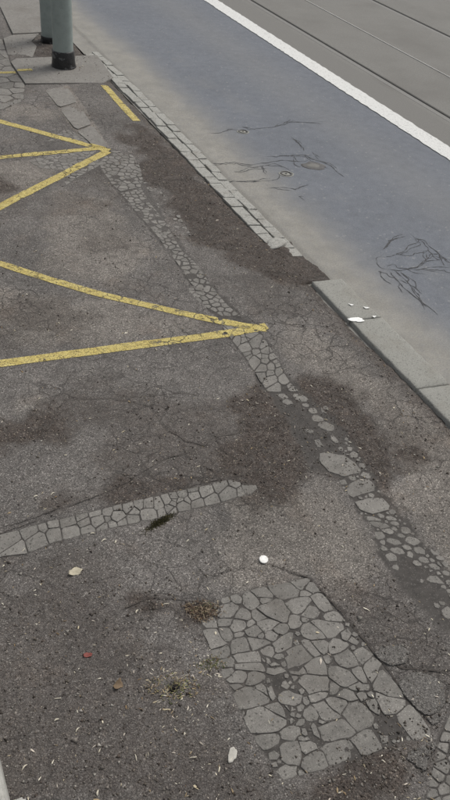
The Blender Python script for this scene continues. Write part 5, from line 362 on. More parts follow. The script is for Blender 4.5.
def grid_mesh(name, X1, Y1, Z1, nx, ny, att):
    me = bpy.data.meshes.new(name); n = nx * ny
    me.vertices.add(n); me.vertices.foreach_set('co', np.stack([X1, Y1, Z1], 1).ravel().astype(np.float32))
    i = np.arange(n).reshape(ny, nx); q = np.stack([i[:-1, :-1], i[:-1, 1:], i[1:, 1:], i[1:, :-1]], -1).reshape(-1, 4)
    me.loops.add(q.size); me.loops.foreach_set('vertex_index', q.ravel().astype(np.int32))
    me.polygons.add(len(q)); me.polygons.foreach_set('loop_start', (np.arange(len(q)) * 4).astype(np.int32))
    me.update(calc_edges=True)
    a = me.color_attributes.new('wear', 'FLOAT_COLOR', 'POINT'); col = np.ones((n, 4), np.float32)
    for k, v in enumerate(att): col[:, k] = v
    a.data.foreach_set('color', col.ravel())
    me.polygons.foreach_set('use_smooth', np.ones(len(q), bool))
    return me
pav = link('pavement', grid_mesh('pavement', X1, Y1, Z1, len(gx), len(gy), (dirt_dark, np.maximum(silt, ck * .3), light)), MP)
tag(pav, 'worn and patched dark asphalt pavement with brown soil stains', 'pavement', 'structure')
def ground_z(x, y):
    x = np.atleast_1d(np.asarray(x, float)); y = np.atleast_1d(np.asarray(y, float))
    s, d, di, l = masks(x, y); return relief(x, y, s, d, di, l, cracks(x, y))

# ------------------------------------------------------------------ road
rx = axis([(1.738, 3.0, .012), (3.0, 3.72, .04)]); rys = [1.0]
while rys[-1] < 8: rys.append(rys[-1] + .006 + .0022 * rys[-1])
ry = np.concatenate([axis([(-40, -4, 6), (-4, 1.0, .25)])[:-1], np.array(rys), axis([(8.5, 12, .5), (12, 60, 6)])])
RX, RY = np.meshgrid(rx, ry); RX1, RY1 = RX.ravel(), RY.ravel()
def road_h(x, y): return ROAD_Z + .004 * (fbm(x, y, .9, 5, 3) - .5) - .008 * sst(1.875, 1.85, x) + .0008 * (fbm(x, y, 40, 8, 2) - .5)
gut = 2.11 + .05 * (fbm(RX1 * .3, RY1, 1.3, 71, 4) - .5) * 2 + .04 * (fbm(RX1, RY1, 9, 72, 3) - .5) * 2
gut = gut - .05 * sst(3.0, 1.8, RY1) * 0
dust = .55 * sst(.20, -.12, RX1 - gut) + .45 * sst(.09, -.10, RX1 - gut + .04)
streak = sst(.32, 0, np.abs(RX1 - 2.92 - .1 * (fbm(RX1, RY1, .8, 73) - .5))) * .18 * (.75 + .5 * fbm(RX1, RY1, 2, 74))
streak2 = .25 * sst(.14, 0, np.abs(RX1 - 2.36 - .2 * (fbm(RX1 * .2, RY1, 1.1, 75) - .5))) * .5 * sst(.5, .66, fbm(RX1, RY1, 4.0, 76))
dust = np.clip(np.maximum(np.maximum(dust, streak), streak2), 0, 1)
grey = sst(-.03, .03, RX1 - 3.40)
road = link('road', grid_mesh('road', RX1, RY1, road_h(RX1, RY1), len(rx), len(ry), (dust, grey, np.zeros_like(dust))), MR)
tag(road, 'blue-grey asphalt traffic lane with pale dusty gutter', 'road', 'structure')
RX1a = np.asarray
# painted line
def ribbon(name, pts, width, zf, mat, parent, lift, step=.02, across=3, wob=0.0):
    pts = np.array(pts, float); seg = np.hypot(*np.diff(pts, axis=0).T); L = np.concatenate([[0], np.cumsum(seg)])
    n = max(2, int(L[-1] / step)); t = np.linspace(0, L[-1], n); cx = np.interp(t, L, pts[:, 0]); cy = np.interp(t, L, pts[:, 1])
    tx, ty = np.gradient(cx), np.gradient(cy); ln = np.hypot(tx, ty); nx_, ny_ = -ty / ln, tx / ln
    w = width(t / L[-1]) if callable(width) else np.full(n, width)
    v = []
    for j in range(across):
        u = (j / (across - 1) - .5)
        e = wob * (vnoise(t * 60, t * 0 + j, 1, 5) - .5) if wob and j in (0, across - 1) else 0
        px, py = cx + nx_ * (w * u + e), cy + ny_ * (w * u + e); v.append(np.stack([px, py, zf(px, py) + lift], 1))
    v = np.stack(v, 1).reshape(-1, 3); f = []
    for i in range(n - 1):
        for j in range(across - 1): a = i * across + j; f.append((a, a + 1, a + across + 1, a + across))
    return link(name, mesh(name, v, f), mat, parent, True)
ribbon('lane_line', [(3.40, -20), (3.40, 30)], .142, road_h, MW, road, .004, .03, 7, .012)
# cracks in the lane: thin tarry seams
for i, L in enumerate(ROADCRACK):
    p = M(L); q = [p[0]]
    for a, b in zip(p[:-1], p[1:]):
        d = np.hypot(*(b - a)); k = max(1, int(d / .016))
        off = RNG.normal(0, .0055, (k + 1, 2)).cumsum(0) * .6; off -= np.linspace(0, 1, k + 1)[:, None] * off[-1]
        for j in range(1, k + 1): q.append(a + (b - a) * j / k + off[j])
    wmax = .010 if i in (4, 7, 23) else RNG.uniform(.0045, .009)
    wf = lambda t, s=i, wm=wmax: wm * (.12 + 1.0 * vnoise(t * 26, t * 0 + s, 1, 3) ** 1.6) * np.minimum(1, np.minimum(t, 1 - t) * 8 + .15)
    ribbon('crack', q, wf, road_h, MCRACK, road, .0012, .012, 3)
    qa = np.array(q)
    for br in range(2 if len(qa) > 12 else 1):           # fine side branches
        s0 = int(RNG.integers(0, max(1, len(qa) - 6))); m = int(RNG.integers(5, 14)); sub = qa[s0:s0 + m]
        if len(sub) < 4: continue
        dr = RNG.normal(0, 1, 2); dr /= np.hypot(*dr); sub = sub + dr * (np.linspace(0, 1, len(sub)) ** .7 * RNG.uniform(.02, .07))[:, None] + RNG.normal(0, .004, sub.shape)
        ribbon('crack', sub, lambda t, s=i + br * 50: .0055 * (.15 + vnoise(t * 18, t * 0 + s, 1, 9)) * np.minimum(1, (1 - t) * 5 + .1), road_h, MCRACK, road, .0010, .012, 3)

# ------------------------------------------------------------------ tram track bed: concrete panels between rails
bed = empty('track_bed', (4.4, 0, 0)); tag(bed, 'grey concrete tram track bed beyond the white line', 'track bed', 'structure')
def box_mesh(name, x0, x1, y0, y1, z0, z1, bev=.004, seg=1):
    bm = bmesh.new(); bmesh.ops.create_cube(bm, size=1)
    for v in bm.verts: v.co = Vector(((x0 + x1) / 2 + v.co.x * (x1 - x0), (y0 + y1) / 2 + v.co.y * (y1 - y0), (z0 + z1) / 2 + v.co.z * (z1 - z0)))
    if bev: bmesh.ops.bevel(bm, geom=list(bm.edges), offset=bev, segments=seg, affect='EDGES', profile=.6)
    me = bpy.data.meshes.new(name); bm.to_mesh(me); bm.free(); return me
for x0, x1 in ((3.69, 3.772), (3.846, 4.415), (4.424, 5.157), (5.234, 7.4)):
    o = link('bed_panel', box_mesh('bed_panel', x0, x1, -40, 60, -.2, ROAD_Z - .001, .003), MBED, bed); o.matrix_parent_inverse = bed.matrix_world.inverted(); o.location = (-4.4, 0, 0)
o = link('steel_edge', box_mesh('steel_edge', 4.4155, 4.4235, -40, 60, -.2, ROAD_Z + .004, .001), mat_simple('bright_steel_edge', [(.3, (.36, .35, .33)), (.7, (.5, .49, .47))], 40, rough=.6), bed); o.location = (-4.4, 0, 0)
for c in bed.children: c.matrix_parent_inverse = Matrix()
for k, (x0, lab) in enumerate(((3.773, 'grooved steel tram rail set in concrete next to the white line'), (5.158, 'grooved steel tram rail farther from the white line'))):
    r = empty('tram_rail', (x0, 0, 0)); tag(r, lab, 'rail', None, 'tram rails in the track bed')
    link('rail_head', box_mesh('rail_head', 0, .0505, -40, 60, -.15, ROAD_Z - .003, .004), MBED if False else MSTEEL, r)
    link('groove', box_mesh('groove', .051, .068, -40, 60, -.15, ROAD_Z - .010, 0), MGROOVE, r)
    link('guard_lip', box_mesh('guard_lip', .0685, .0725, -40, 60, -.15, ROAD_Z - .004, .001), MSTEEL, r)
far = link('far_road', mesh('far_road', [(7.4, -300, ROAD_Z - .003), (300, -300, ROAD_Z - .003), (300, 300, ROAD_Z - .003), (7.4, 300, ROAD_Z - .003)], [(0, 1, 2, 3)]), MBED)
tag(far, 'plain grey carriageway beyond the tram track', 'road', 'structure')
gnd = link('ground', mesh('ground', [(-400, -400, -.25), (400, -400, -.25), (400, 400, -.25), (-400, 400, -.25)], [(0, 1, 2, 3)]), MBED)
tag(gnd, 'wide grey ground reaching to the horizon', 'ground', 'structure')

# ------------------------------------------------------------------ pieces
def chaikin(p, it=1, k=.11):
    for _ in range(it):
        q = []
        for i in range(len(p)):
            a, b = p[i], p[(i + 1) % len(p)]; q += [a + (b - a) * k, a + (b - a) * (1 - k)]
        p = q
    return p
PIECES = []                                           # (polygon, plane) for the paint that runs over them
def piece(name, poly, parent, mat, top=.0002, thick=.014, lip=.0030, jitter=.0007, round_=1):
    p = [np.array(q) for q in poly]
    c = sum(p) / len(p)
    if len(p) < 3: return None
    a = .5 * sum(p[i][0] * p[(i + 1) % len(p)][1] - p[(i + 1) % len(p)][0] * p[i][1] for i in range(len(p)))
    if a < 0: p = p[::-1]
    # drop near-duplicate corners
    q = [p[0]]
    for v in p[1:]:
        if np.hypot(*(v - q[-1])) > .003: q.append(v)
    if np.hypot(*(q[0] - q[-1])) < .003: q = q[:-1]
    if len(q) < 3: return None
    p = chaikin(q, round_)
    p = [v + RNG.normal(0, jitter, 2) for v in p]
    c = sum(p) / len(p); r = math.sqrt(abs(a) / math.pi)
    px = np.array([v[0] for v in p]); py = np.array([v[1] for v in p])
    e = .02; z0 = float(base_h(np.array([c[0]]), np.array([c[1]]))[0])
    sx = float((base_h(np.array([c[0] + e]), np.array([c[1]])) - z0)[0] / e) + RNG.normal(0, .010)
    sy = float((base_h(np.array([c[0]]), np.array([c[1] + e])) - z0)[0] / e) + RNG.normal(0, .010)
    zt = z0 + top + RNG.normal(0, .0006)
    n = len(p); v = []; lipf = min(lip, r * .25)
    rings = ((1.0, -thick), (1.0, -.0006 - lip * .1), (1 - lipf * .45 / r, -.0002), (1 - lipf / r, 0.0))
    for k, dz in rings:
        for i in range(n):
            dx, dy = (px[i] - c[0]) * k, (py[i] - c[1]) * k
            v.append((dx, dy, sx * dx + sy * dy + dz))
    f = [tuple(range(3 * n, 4 * n))]
    for R in range(3):
        for i in range(n): j = (i + 1) % n; f.append((R * n + i, R * n + j, (R + 1) * n + j, (R + 1) * n + i))
    me = mesh(name, v, f); at = me.color_attributes.new('rim', 'FLOAT_COLOR', 'POINT')
    at.data.foreach_set('color', np.repeat(np.array([(1, 1, 1, 1), (1, 1, 1, 1), (.5, .5, .5, 1), (0, 0, 0, 1)], np.float32), n, 0).ravel())
    o = link(name, me, mat, parent)
    pl = parent.location if parent else Vector((0, 0, 0))
    o.location = (c[0] - pl.x, c[1] - pl.y, zt - pl.z)
    PIECES.append((np.stack([px, py], 1), c, zt, sx, sy))
    return o
def mosaic(name, label, polys, top=.0003, mat=None, piece_name='asphalt_piece', **kw):
    allp = np.concatenate([M(q) for q in polys]); e = empty(name, (allp[:, 0].mean(), allp[:, 1].mean(), 0))
    tag(e, label, 'paving', 'structure')
    for q in polys: piece(piece_name, M(q), e, mat or MPC, top, **kw)
    return e
mosaic('pavement_patch', 'rectangular asphalt patch cracked into a crazy-paving mosaic of grey pieces', PATCH, round_=0, lip=.002)
mosaic('pavement_strip', 'straight cracked grey strip running across the pavement under a mossy edge', CROSS)
mosaic('pavement_strip', 'long broken strip parallel to the kerb, pieces half drowned in dark silt', STRIP, top=.0)
se = mosaic('pavement_strip', 'low worn stretch of the long strip near the right edge, small scattered pieces', LOWFILL, top=-.0006, mat=MPD)
mosaic('pavement_strip', 'far crazed stretch of the long strip beyond the near yellow zigzag', STRIP_UP[:-3], top=-.0002, mat=MPD)
mosaic('pavement_strip', 'smooth pale strip leading from the slab to the far yellow zigzag tip', STRIP_UP[-3:], top=.0030, mat=MPD)
mosaic('crazed_pavement', 'finely crazed grey asphalt around the tip of the far yellow zigzag', APEX, top=-.0004, mat=MPD)
mosaic('crazed_pavement', 'cracked pavement surface beside the slab with the poles', EDGE, top=.0, mat=MPD)
mosaic('pavement_strip', 'short cracked strip running out at the lower right corner', CORNER)
mosaic('broken_asphalt', 'loose rough chunks of asphalt along the crack beside the mosaic patch', CHUNK, top=.004, mat=MCH, piece_name='asphalt_chunk', round_=2, jitter=.002, lip=.005)
sl = empty('slab_paving', (1.4, 5.8, 0)); tag(sl, 'concrete slabs around the foot of two grey-green poles', 'paving', 'structure')
for q in SLABS: piece('paving_slab', M(q), sl, MSLAB, .0085, .03, lip=.006, jitter=.002, round_=0)

# ------------------------------------------------------------------ kerb and setts
kb = empty('kerb', (1.83, 1.5, 0)); tag(kb, 'row of pale granite kerbstones flush with the road gutter', 'kerb', 'structure')
def worn_stone(name, x0, x1, y0, y1, top, parent, mat, depth=.14, slant=0, seed=0):
    nx_ = 9; ny_ = max(6, int((y1 - y0) / .018)); us = np.linspace(0, 1, nx_); us = .5 - .5 * np.cos(us * np.pi) * (1 - .12 * np.sin(us * np.pi)); vs_ = np.linspace(0, 1, ny_)
    vs_[1] = .006 / (y1 - y0); vs_[-2] = 1 - vs_[1]; us[1] = .05; us[-2] = .95
    U, V = np.meshgrid(us, vs_); x = x0 + U * (x1 - x0); yy = y0 + V * (y1 - y0) + slant * (U - .5) * (x1 - x0)
    eU = np.minimum(U, 1 - U) * (x1 - x0); eV = np.minimum(V, 1 - V) * (y1 - y0); e = np.minimum(eU, eV)
    chip = sst(.55, .8, fbm(x + seed, yy, 22, 33, 3))
    z = top - .0025 * sst(.006, 0, e) * (1 + 2.2 * chip) - .0015 * sst(.02, 0, e) * chip + .0022 * (fbm(x, yy, 9, 35, 3) - .5) + .0012 * (fbm(x, yy, 40, 36, 2) - .5)
    x = x + np.where((U < .01) | (U > .99), .004 * (fbm(x * 0 + seed, yy, 26, 37, 3) - .5) * 2, 0); yy = yy + np.where((V < .01) | (V > .99), .003 * (fbm(x, yy * 0 + seed, 30, 38, 3) - .5) * 2, 0)
    v = np.stack([x, yy, z], -1).reshape(-1, 3); n = len(v); idx = np.arange(n).reshape(ny_, nx_)
    ring = list(idx[0, :]) + list(idx[1:, -1]) + list(idx[-1, -2::-1]) + list(idx[-2:0:-1, 0])
    f = [(idx[j, i], idx[j, i + 1], idx[j + 1, i + 1], idx[j + 1, i]) for j in range(ny_ - 1) for i in range(nx_ - 1)]
    low = v[ring].copy(); low[:, 2] = top - depth; v = np.concatenate([v, low]); m = len(ring)
    f += [(ring[k], n + k, n + (k + 1) % m, ring[(k + 1) % m]) for k in range(m)]
    c = np.array([(x0 + x1) / 2, (y0 + y1) / 2, 0]); o = link(name, mesh(name, v - c, f), mat, parent, True); o.location = Vector(c) - parent.location; return o
def stone(name, x0, x1, y0, y1, top, parent, mat, bev=.006, depth=.12, jit=.003, yaw=0, slant=0):
    nx_ = max(2, int((x1 - x0) / .03)); ny_ = max(2, int((y1 - y0) / .03)); cx, cy = (x0 + x1) / 2, (y0 + y1) / 2
    bm = bmesh.new(); bmesh.ops.create_cube(bm, size=1)
    for v in bm.verts:
        v.co.x *= (x1 - x0); v.co.y *= (y1 - y0); v.co.z = 0 if v.co.z > 0 else -depth
        v.co.y += slant * v.co.x
        v.co.x += rnd.uniform(-jit, jit); v.co.y += rnd.uniform(-jit, jit)
    bmesh.ops.bevel(bm, geom=[e for e in bm.edges if e.verts[0].co.z > -.01 or e.verts[1].co.z > -.01], offset=bev, segments=2, affect='EDGES', profile=.5)
    for v in bm.verts: v.co.z += rnd.uniform(-.0008, .0008) * (v.co.z > -.05)
    me = bpy.data.meshes.new(name); bm.to_mesh(me); bm.free()
    o = link(name, me, mat, parent); o.location = (cx - parent.location.x, cy - parent.location.y, top - parent.location.z)
    o.rotation_euler = (rnd.gauss(0, .006), rnd.gauss(0, .008), yaw); return o
ks = [2.425, 2.10, 1.625, .95, .10, -.8, -1.7, -2.6, -3.5]
for i in range(len(ks) - 1):
    worn_stone('kerb_stone', KERB_L, KERB_R, ks[i + 1] + .003, ks[i] - .003, -.001 + rnd.uniform(-.001, .001), kb, MKERB, slant=-.12 if i < 3 else 0, seed=i)
sb = empty('sett_edging', (1.795, 4.2, 0)); tag(sb, 'double row of small granite setts edging the gutter', 'kerb', 'structure')
y = SETT_END; row = 0
for row, (x0, x1, ystart) in enumerate(((SETT_L, 1.797, SETT_END + .02), (1.801, SETT_R, SETT_END - .12))):
    y = ystart
    while y < 5.72:
        Ln = rnd.uniform(.075, .125); dx = rnd.uniform(-.003, .003) + .012 * math.sin(y * 1.7)
        stone('sett', x0 + dx + .001, x1 + dx - .001, y + .0015, y + Ln - .0015, -.008 + rnd.uniform(-.003, .003), sb, MSETT, bev=.003, depth=.07, jit=.0035, yaw=rnd.gauss(0, .03), slant=rnd.uniform(-.35, -.15))
        y += Ln

# ------------------------------------------------------------------ yellow paint
def over_pieces(x, y, z):
    on = np.zeros(len(x), bool); z = z.copy()
    for poly, c, zt, sx, sy in PIECES:
        k = near(x, y, poly, 0)
        if not k.any(): continue
        i = np.where(k)[0]; ins = sdf(x[i], y[i], poly) < 0.0005; i = i[ins]
        z[i] = np.maximum(z[i], zt + sx * (x[i] - c[0]) + sy * (y[i] - c[1])); on[i] = True
    return z, on
def paint_line(pts, width, lab):
    pts = M(pts); seg = np.hypot(*np.diff(pts, axis=0).T); L = np.concatenate([[0], np.cumsum(seg)])
    n = int(L[-1] / .005); t = np.linspace(0, L[-1], n); cx = np.interp(t, L, pts[:, 0]); cy = np.interp(t, L, pts[:, 1])
    k = np.ones(41) / 41; pad = 20
    sm = lambda a: np.convolve(np.concatenate([2 * a[0] - a[pad:0:-1], a, 2 * a[-1] - a[-2:-pad - 2:-1]]), k, 'valid')
    cx, cy = sm(cx), sm(cy); tx, ty = np.gradient(cx), np.gradient(cy); ln = np.hypot(tx, ty); nx_, ny_ = -ty / ln, tx / ln
    ac = max(8, int(width / .005)); u = np.linspace(-.5, .5, ac)
    wv = width * (1 + .16 * (fbm(t, t * 0 + 3, 9, 7) - .5))
    PX = cx[:, None] + nx_[:, None] * (u[None] * wv[:, None]); PY = cy[:, None] + ny_[:, None] * (u[None] * wv[:, None])
    x, y = PX.ravel(), PY.ravel()
    s, d, di, l = masks(x, y); c = cracks(x, y); z = relief(x, y, s, d, di, l, c); z2, on = over_pieces(x, y, z)
    end = np.minimum(t, L[-1] - t)[:, None] + 0 * u[None]; eu = (.5 - np.abs(u))[None] * width + 0 * t[:, None]
    bad = ((s > .62) & ~on & (vnoise(x, y, 60, 3) > .74)) | (c > .6)
    bad |= (np.minimum(end, eu).ravel() < .006 * fbm(x, y, 70, 12, 3))
    i = np.arange(n * ac).reshape(n, ac); q = np.stack([i[:-1, :-1], i[:-1, 1:], i[1:, 1:], i[1:, :-1]], -1).reshape(-1, 4)
    q = q[~bad[q].any(1)]
    used = np.unique(q); rm = np.zeros(n * ac, int); rm[used] = np.arange(len(used)); q = rm[q]
    o = link('painted_line', mesh('painted_line', np.stack([x, y, z2 + .0018], 1)[used], q), MY, pav, True)
    o['label'] = lab
for k, (L, w) in enumerate(zip(YELLOW, (.058, .055, .064, .052, .056, .060, .05))):
    paint_line(L, w, ['upper arm of the far yellow zigzag', 'middle arm of the far yellow zigzag', 'lower arm of the far yellow zigzag', 'upper arm of the near yellow zigzag',
                      'lower arm of the near yellow zigzag', 'short yellow dash by the setts', 'yellow line end beside the slab'][k])

# ------------------------------------------------------------------ lathe, poles, covers
def lathe(name, prof, mat, parent, seg=40, wob=0.0, smooth=True):
    v, f = [], []
    for r, z in prof:
        for i in range(seg):
            a = 2 * math.pi * i / seg; rr = r * (1 + wob * (vnoise(math.cos(a) * 2 + 5, math.sin(a) * 2 + z * 9, 1.3, 4) - .5) * 2)
            v.append((rr * math.cos(a), rr * math.sin(a), z))
    for k in range(len(prof) - 1):
        for i in range(seg): j = (i + 1) % seg; f.append((k * seg + i, k * seg + j, (k + 1) * seg + j, (k + 1) * seg + i))
    f.append(tuple(reversed(range(seg)))); f.append(tuple(range((len(prof) - 1) * seg, len(prof) * seg)))
    return link(name, mesh(name, v, f), mat, parent, smooth)
def pole(x, y, lab, sleeve, r=.069):
    p = empty('street_pole', (x, y, 0)); tag(p, lab, 'pole', None, 'grey-green poles on the slab')
    lathe('shaft', [(r, -.1)] + [(r * (1 - .004 * k), .09 + .38 * k) for k in range(13)], MPOLE, p)
    lathe('top_cap', [(r * 1.0, 4.652), (r * 1.02, 4.66), (r * .8, 4.70), (r * .3, 4.72), (.005, 4.722)], MPOLE, p)
    if sleeve:
        bs = lathe('base_sleeve', [(r + .010, -.03), (r + .012, .02), (r + .008, .05), (r + .007, .108), (r + .004, .114), (r - .003, .115)], MTAR, p, 48, .018)
        lathe('tar_collar', [(r + .008, -.02), (r + .014, .011), (r + .012, .014), (r + .008, .020)], MTAR, bs, 48, .05)
    else:
        lathe('base_sleeve', [(r + .003, -.03), (r + .004, .035), (r + .003, .04), (r - .003, .041)], MTAR, p, 48, .02)
    return p
pole(1.49, 5.43, 'nearer grey-green pole with a black tar sleeve at its foot', True)
pole(1.565, 6.03, 'farther grey-green pole standing in soil behind the sleeved one', False)
def rcover(x, y, r, lab, scale=1):
    c = empty('valve_cover', (x, y, float(road_h(np.array([x]), np.array([y]))[0]))); tag(c, lab, 'cover', None, 'small valve covers in the lane')  # pale ring, dark rim, lid
    lathe('mortar_ring', [(r * 1.22, -.02), (r * 1.20, .0015), (r * .98, .0025), (r * .96, -.01)], MKERB, c, 36, .14)
    lathe('rim', [(r * .95, -.02), (r * .95, .004), (r * .78, .005), (r * .76, -.012)], MIRON, c, 36)
    ld = lathe('lid', [(r * .74, -.02), (r * .74, -.002), (r * .60, .001), (r * .2, .003), (.002, .003)], MKERB, c, 36)
    lathe('key_hole', [(r * .2, -.01), (r * .2, .0042), (.002, .0044)], MGROOVE, ld, 16)
rcover(2.245, 4.12, .030, 'small round valve cover by the faint long crack'); rcover(2.213, 3.50, .034, 'small round valve cover beside the round tar patch')
pt = empty('tar_patch', (2.428, 3.563, float(road_h(np.array([2.428]), np.array([3.563]))[0]))); tag(pt, 'dark round tar patch with a pale worn centre in the lane', 'patch')
lathe('patch_body', [(.066, -.01), (.062, .0008), (.045, .0016), (.01, .0018), (.001, .0018)], MTARP, pt, 40, .28)
lathe('worn_centre', [(.034, .001), (.031, .0024), (.004, .0026)], MBED, pt, 32, .28)

# ------------------------------------------------------------------ pale concrete foot at the frame's edge
cf = empty('concrete_foot', (-.16, .80, 0)); tag(cf, 'pale concrete foot with a thin base plate at the lower left edge', 'base')
def rblock(name, hw, hd, z0, z1, mat, parent, off=(0, 0), taper=.0, bev=.02):
    bm = bmesh.new(); bmesh.ops.create_cube(bm, size=1)
    for v in bm.verts:
        k = 1 - taper * (v.co.z > 0); v.co = Vector((off[0] + v.co.x * 2 * hw * k, off[1] + v.co.y * 2 * hd * k, z0 if v.co.z < 0 else z1))
    bmesh.ops.bevel(bm, geom=list(bm.edges), offset=bev, segments=3, affect='EDGES')
    me = bpy.data.meshes.new(name); bm.to_mesh(me); bm.free(); return link(name, me, mat, parent)
rblock('block', .185, .165, -.02, .085, MCONC, cf, taper=.03, bev=.012)
rblock('base_plate', .215, .20, -.02, .012, MCONC, cf, off=(.0, -.25), bev=.006)

# ------------------------------------------------------------------ litter and plants
def S(k): return M(SPOTS[k])
def gz(p): return float(ground_z([p[0]], [p[1]])[0])
def vmat(name, col, rough=.7, sc=90):
    return mat_simple(name, [(.3, tuple(v * .75 for v in col)), (.7, tuple(min(1, v * 1.12) for v in col))], sc, rough=rough, bumpd=.0006)
p = S('cap'); cap = empty('bottle_cap', (p[0], p[1], gz(p) + .001)); tag(cap, 'small white bottle cap lying above the mosaic patch', 'bottle cap'); cap.rotation_euler = (.10, -.06, .4); cap.scale = (.88, .88, .9)
MCAP = vmat('white_cap', (.72, .71, .68), .5)
v, f = [], []; nseg = 42
for r, z in ((.0148, 0), (.0152, .0008), (.0146, .0026), (.0136, .0032), (.004, .0032)):
    for i in range(nseg):
        rr = r + (.0008 * (1 if i % 2 else -1) if z < .004 else 0); a = 2 * math.pi * i / nseg; v.append((rr * math.cos(a), rr * math.sin(a), z))
for k in range(4):
    for i in range(nseg): j = (i + 1) % nseg; f.append((k * nseg + i, k * nseg + j, (k + 1) * nseg + j, (k + 1) * nseg + i))
f.append(tuple(range(4 * nseg, 5 * nseg)))
link('cap_shell', mesh('cap_shell', v, f), MCAP, cap)
def flake(name, p, a, b, rot, mat, lab, cat, curl=.004, lobes=0, seed=1, group=None, thick=.0008, lift=.0025):
    r = random.Random(seed); n = 22; rings = 4; v = []; f = []
    for side in (0, 1):
        v.append((0, 0, -thick * side))
        for k in range(1, rings + 1):
            for i in range(n):
                t = 2 * math.pi * i / n; rad = k / rings * (1 + (.10 * math.sin(lobes * t + seed) if lobes else 0) + .10 * math.sin(3 * t + seed * 2) + .07 * math.sin(7 * t + seed * 5))
                x, y = a * rad * math.cos(t), b * rad * math.sin(t)
                z = curl * ((x / a) ** 2 * .8 + .5 * math.sin(3 * x / a + seed) * (y / b) * .6) + .0006 * math.sin(9 * t + k)
                v.append((x, y, z - thick * side))
    off = 1 + rings * n
    for side in (0, 1):
        o = side * off
        for i in range(n):
            j = (i + 1) % n; q = (o, o + 1 + i, o + 1 + j); f.append(q if side == 0 else q[::-1])
            for k in range(rings - 1):
                q = (o + 1 + k * n + i, o + 1 + (k + 1) * n + i, o + 1 + (k + 1) * n + j, o + 1 + k * n + j); f.append(q if side == 0 else q[::-1])
    for i in range(n):
        j = (i + 1) % n; e = 1 + (rings - 1) * n; f.append((e + i, off + e + i, off + e + j, e + j))
    ob = link(name, mesh(name, v, f), mat, None, True); ob.location = (p[0], p[1], gz(p) + lift); ob.rotation_euler = (r.uniform(-.08, .08), r.uniform(-.08, .08), rot)
    return tag(ob, lab, cat, None, group)
flake('dry_leaf', S('leaf'), .019, .012, .1, vmat('pale_dry_leaf', (.40, .36, .27)), 'pale crumpled dry leaf below the cracked cross strip', 'leaf', .006, 5, 2)
flake('dry_leaf', S('brownleaf'), .014, .010, .6, vmat('brown_leaf', (.15, .105, .065)), 'small brown curled leaf near the weedy hole', 'leaf', .008, 4, 6)
flake('red_scrap', S('red'), .011, .007, -.3, vmat('red_wrapper', (.20, .06, .05)), 'small red scrap on the dark asphalt', 'litter', .005, 3, 4)
flake('stone_chip', S('chip'), .018, .010, 1.0, vmat('pale_stone', (.42, .40, .36), .9), 'pale flat stone chip left of the mosaic patch', 'stone', .001, 2, 3, None, .005, .005)
# loose light stone at the end of the setts
def rock(name, p, sx, sy, sz, mat, lab, cat, rot=0, seed=1):
    bm = bmesh.new(); bmesh.ops.create_icosphere(bm, subdivisions=3, radius=1)
    for v in bm.verts:
        n = v.co.copy(); k = 1 + .22 * (float(vnoise(n.x * 1.5 + seed * 7, n.y * 1.5 + n.z * 2, 1.0, seed)) - .5) * 2
        v.co = Vector((n.x * sx * k, n.y * sy * k, max(n.z, -.4) * sz * k))
    me = bpy.data.meshes.new(name); bm.to_mesh(me); bm.free(); o = link(name, me, mat, None, True)
    o.location = (p[0], p[1], gz(p) + sz * .1); o.rotation_euler = (0, 0, rot); return tag(o, lab, cat)
rock('broken_stone', S('loose'), .058, .044, .011, MSETT, 'pale broken stone left loose where the setts end', 'stone', .5, 3)
# white spill on the kerb
MWHITE = vmat('white_plaster', (.80, .80, .78), .8)
for i, (q, (a, b, rot)) in enumerate(zip(SPLASH, ((.034, .017, -.35), (.011, .005, -.8), (.012, .006, -.6), (.008, .006, 0)))):
    o = flake('white_scrap', M(q), a, b, rot, MWHITE, ['long white scrap lying at the joint between two kerbstones', 'small white scrap higher up on the end kerbstone', 'small white scrap at the gutter edge of the end kerbstone', 'tiny white scrap next to the kerbstone joint'][i], 'litter', .003, 3, 11 + i)
    o.location.z = .002
# grass tufts
def blades(name, n, spread, hmin, hmax, cols, parent, mat, seed, flat=.5):
    r = random.Random(seed); v, f, tint = [], [], []
    for _ in range(n):
        a = r.uniform(0, 6.28); rr = spread * math.sqrt(r.random()); x, y = rr * math.cos(a), rr * math.sin(a) * .7; cl = int(r.random() * 5); x += spread * .8 * math.sin(cl * 2.3 + seed); y += spread * .45 * math.cos(cl * 3.1 + seed)
        L = r.uniform(hmin, hmax); d = r.uniform(0, 6.28); lean = r.uniform(flat * .4, flat * 1.6); w = r.uniform(.0008, .0018); px, py = -math.sin(d) * w, math.cos(d) * w
        b = len(v); col = r.choice(cols); k = r.uniform(.6, 1.25)
        for s in range(4):
            t = s / 3; hx = math.cos(d) * L * math.sin(lean * t) * t; hy = math.sin(d) * L * math.sin(lean * t) * t; hz = L * t * math.cos(min(1.5, lean * t)); ww = (1 - t * .85)
            v += [(x + hx + px * ww, y + hy + py * ww, hz), (x + hx - px * ww, y + hy - py * ww, hz)]
        for s in range(3): f.append((b + 2 * s, b + 2 * s + 1, b + 2 * s + 3, b + 2 * s + 2))
        tint += [tuple(c * k for c in col)] * 8
    me = mesh(name, v, f); at = me.color_attributes.new('tint', 'FLOAT_COLOR', 'POINT')
    at.data.foreach_set('color', np.array([(*c, 1) for c in tint], np.float32).ravel())
    return link(name, me, mat, parent)
STRAW = [(.33, .26, .15), (.24, .18, .10), (.14, .095, .055), (.42, .36, .24), (.10, .07, .045)]
GREEN = [(.07, .085, .030), (.10, .11, .045), (.14, .13, .06), (.05, .06, .025)]
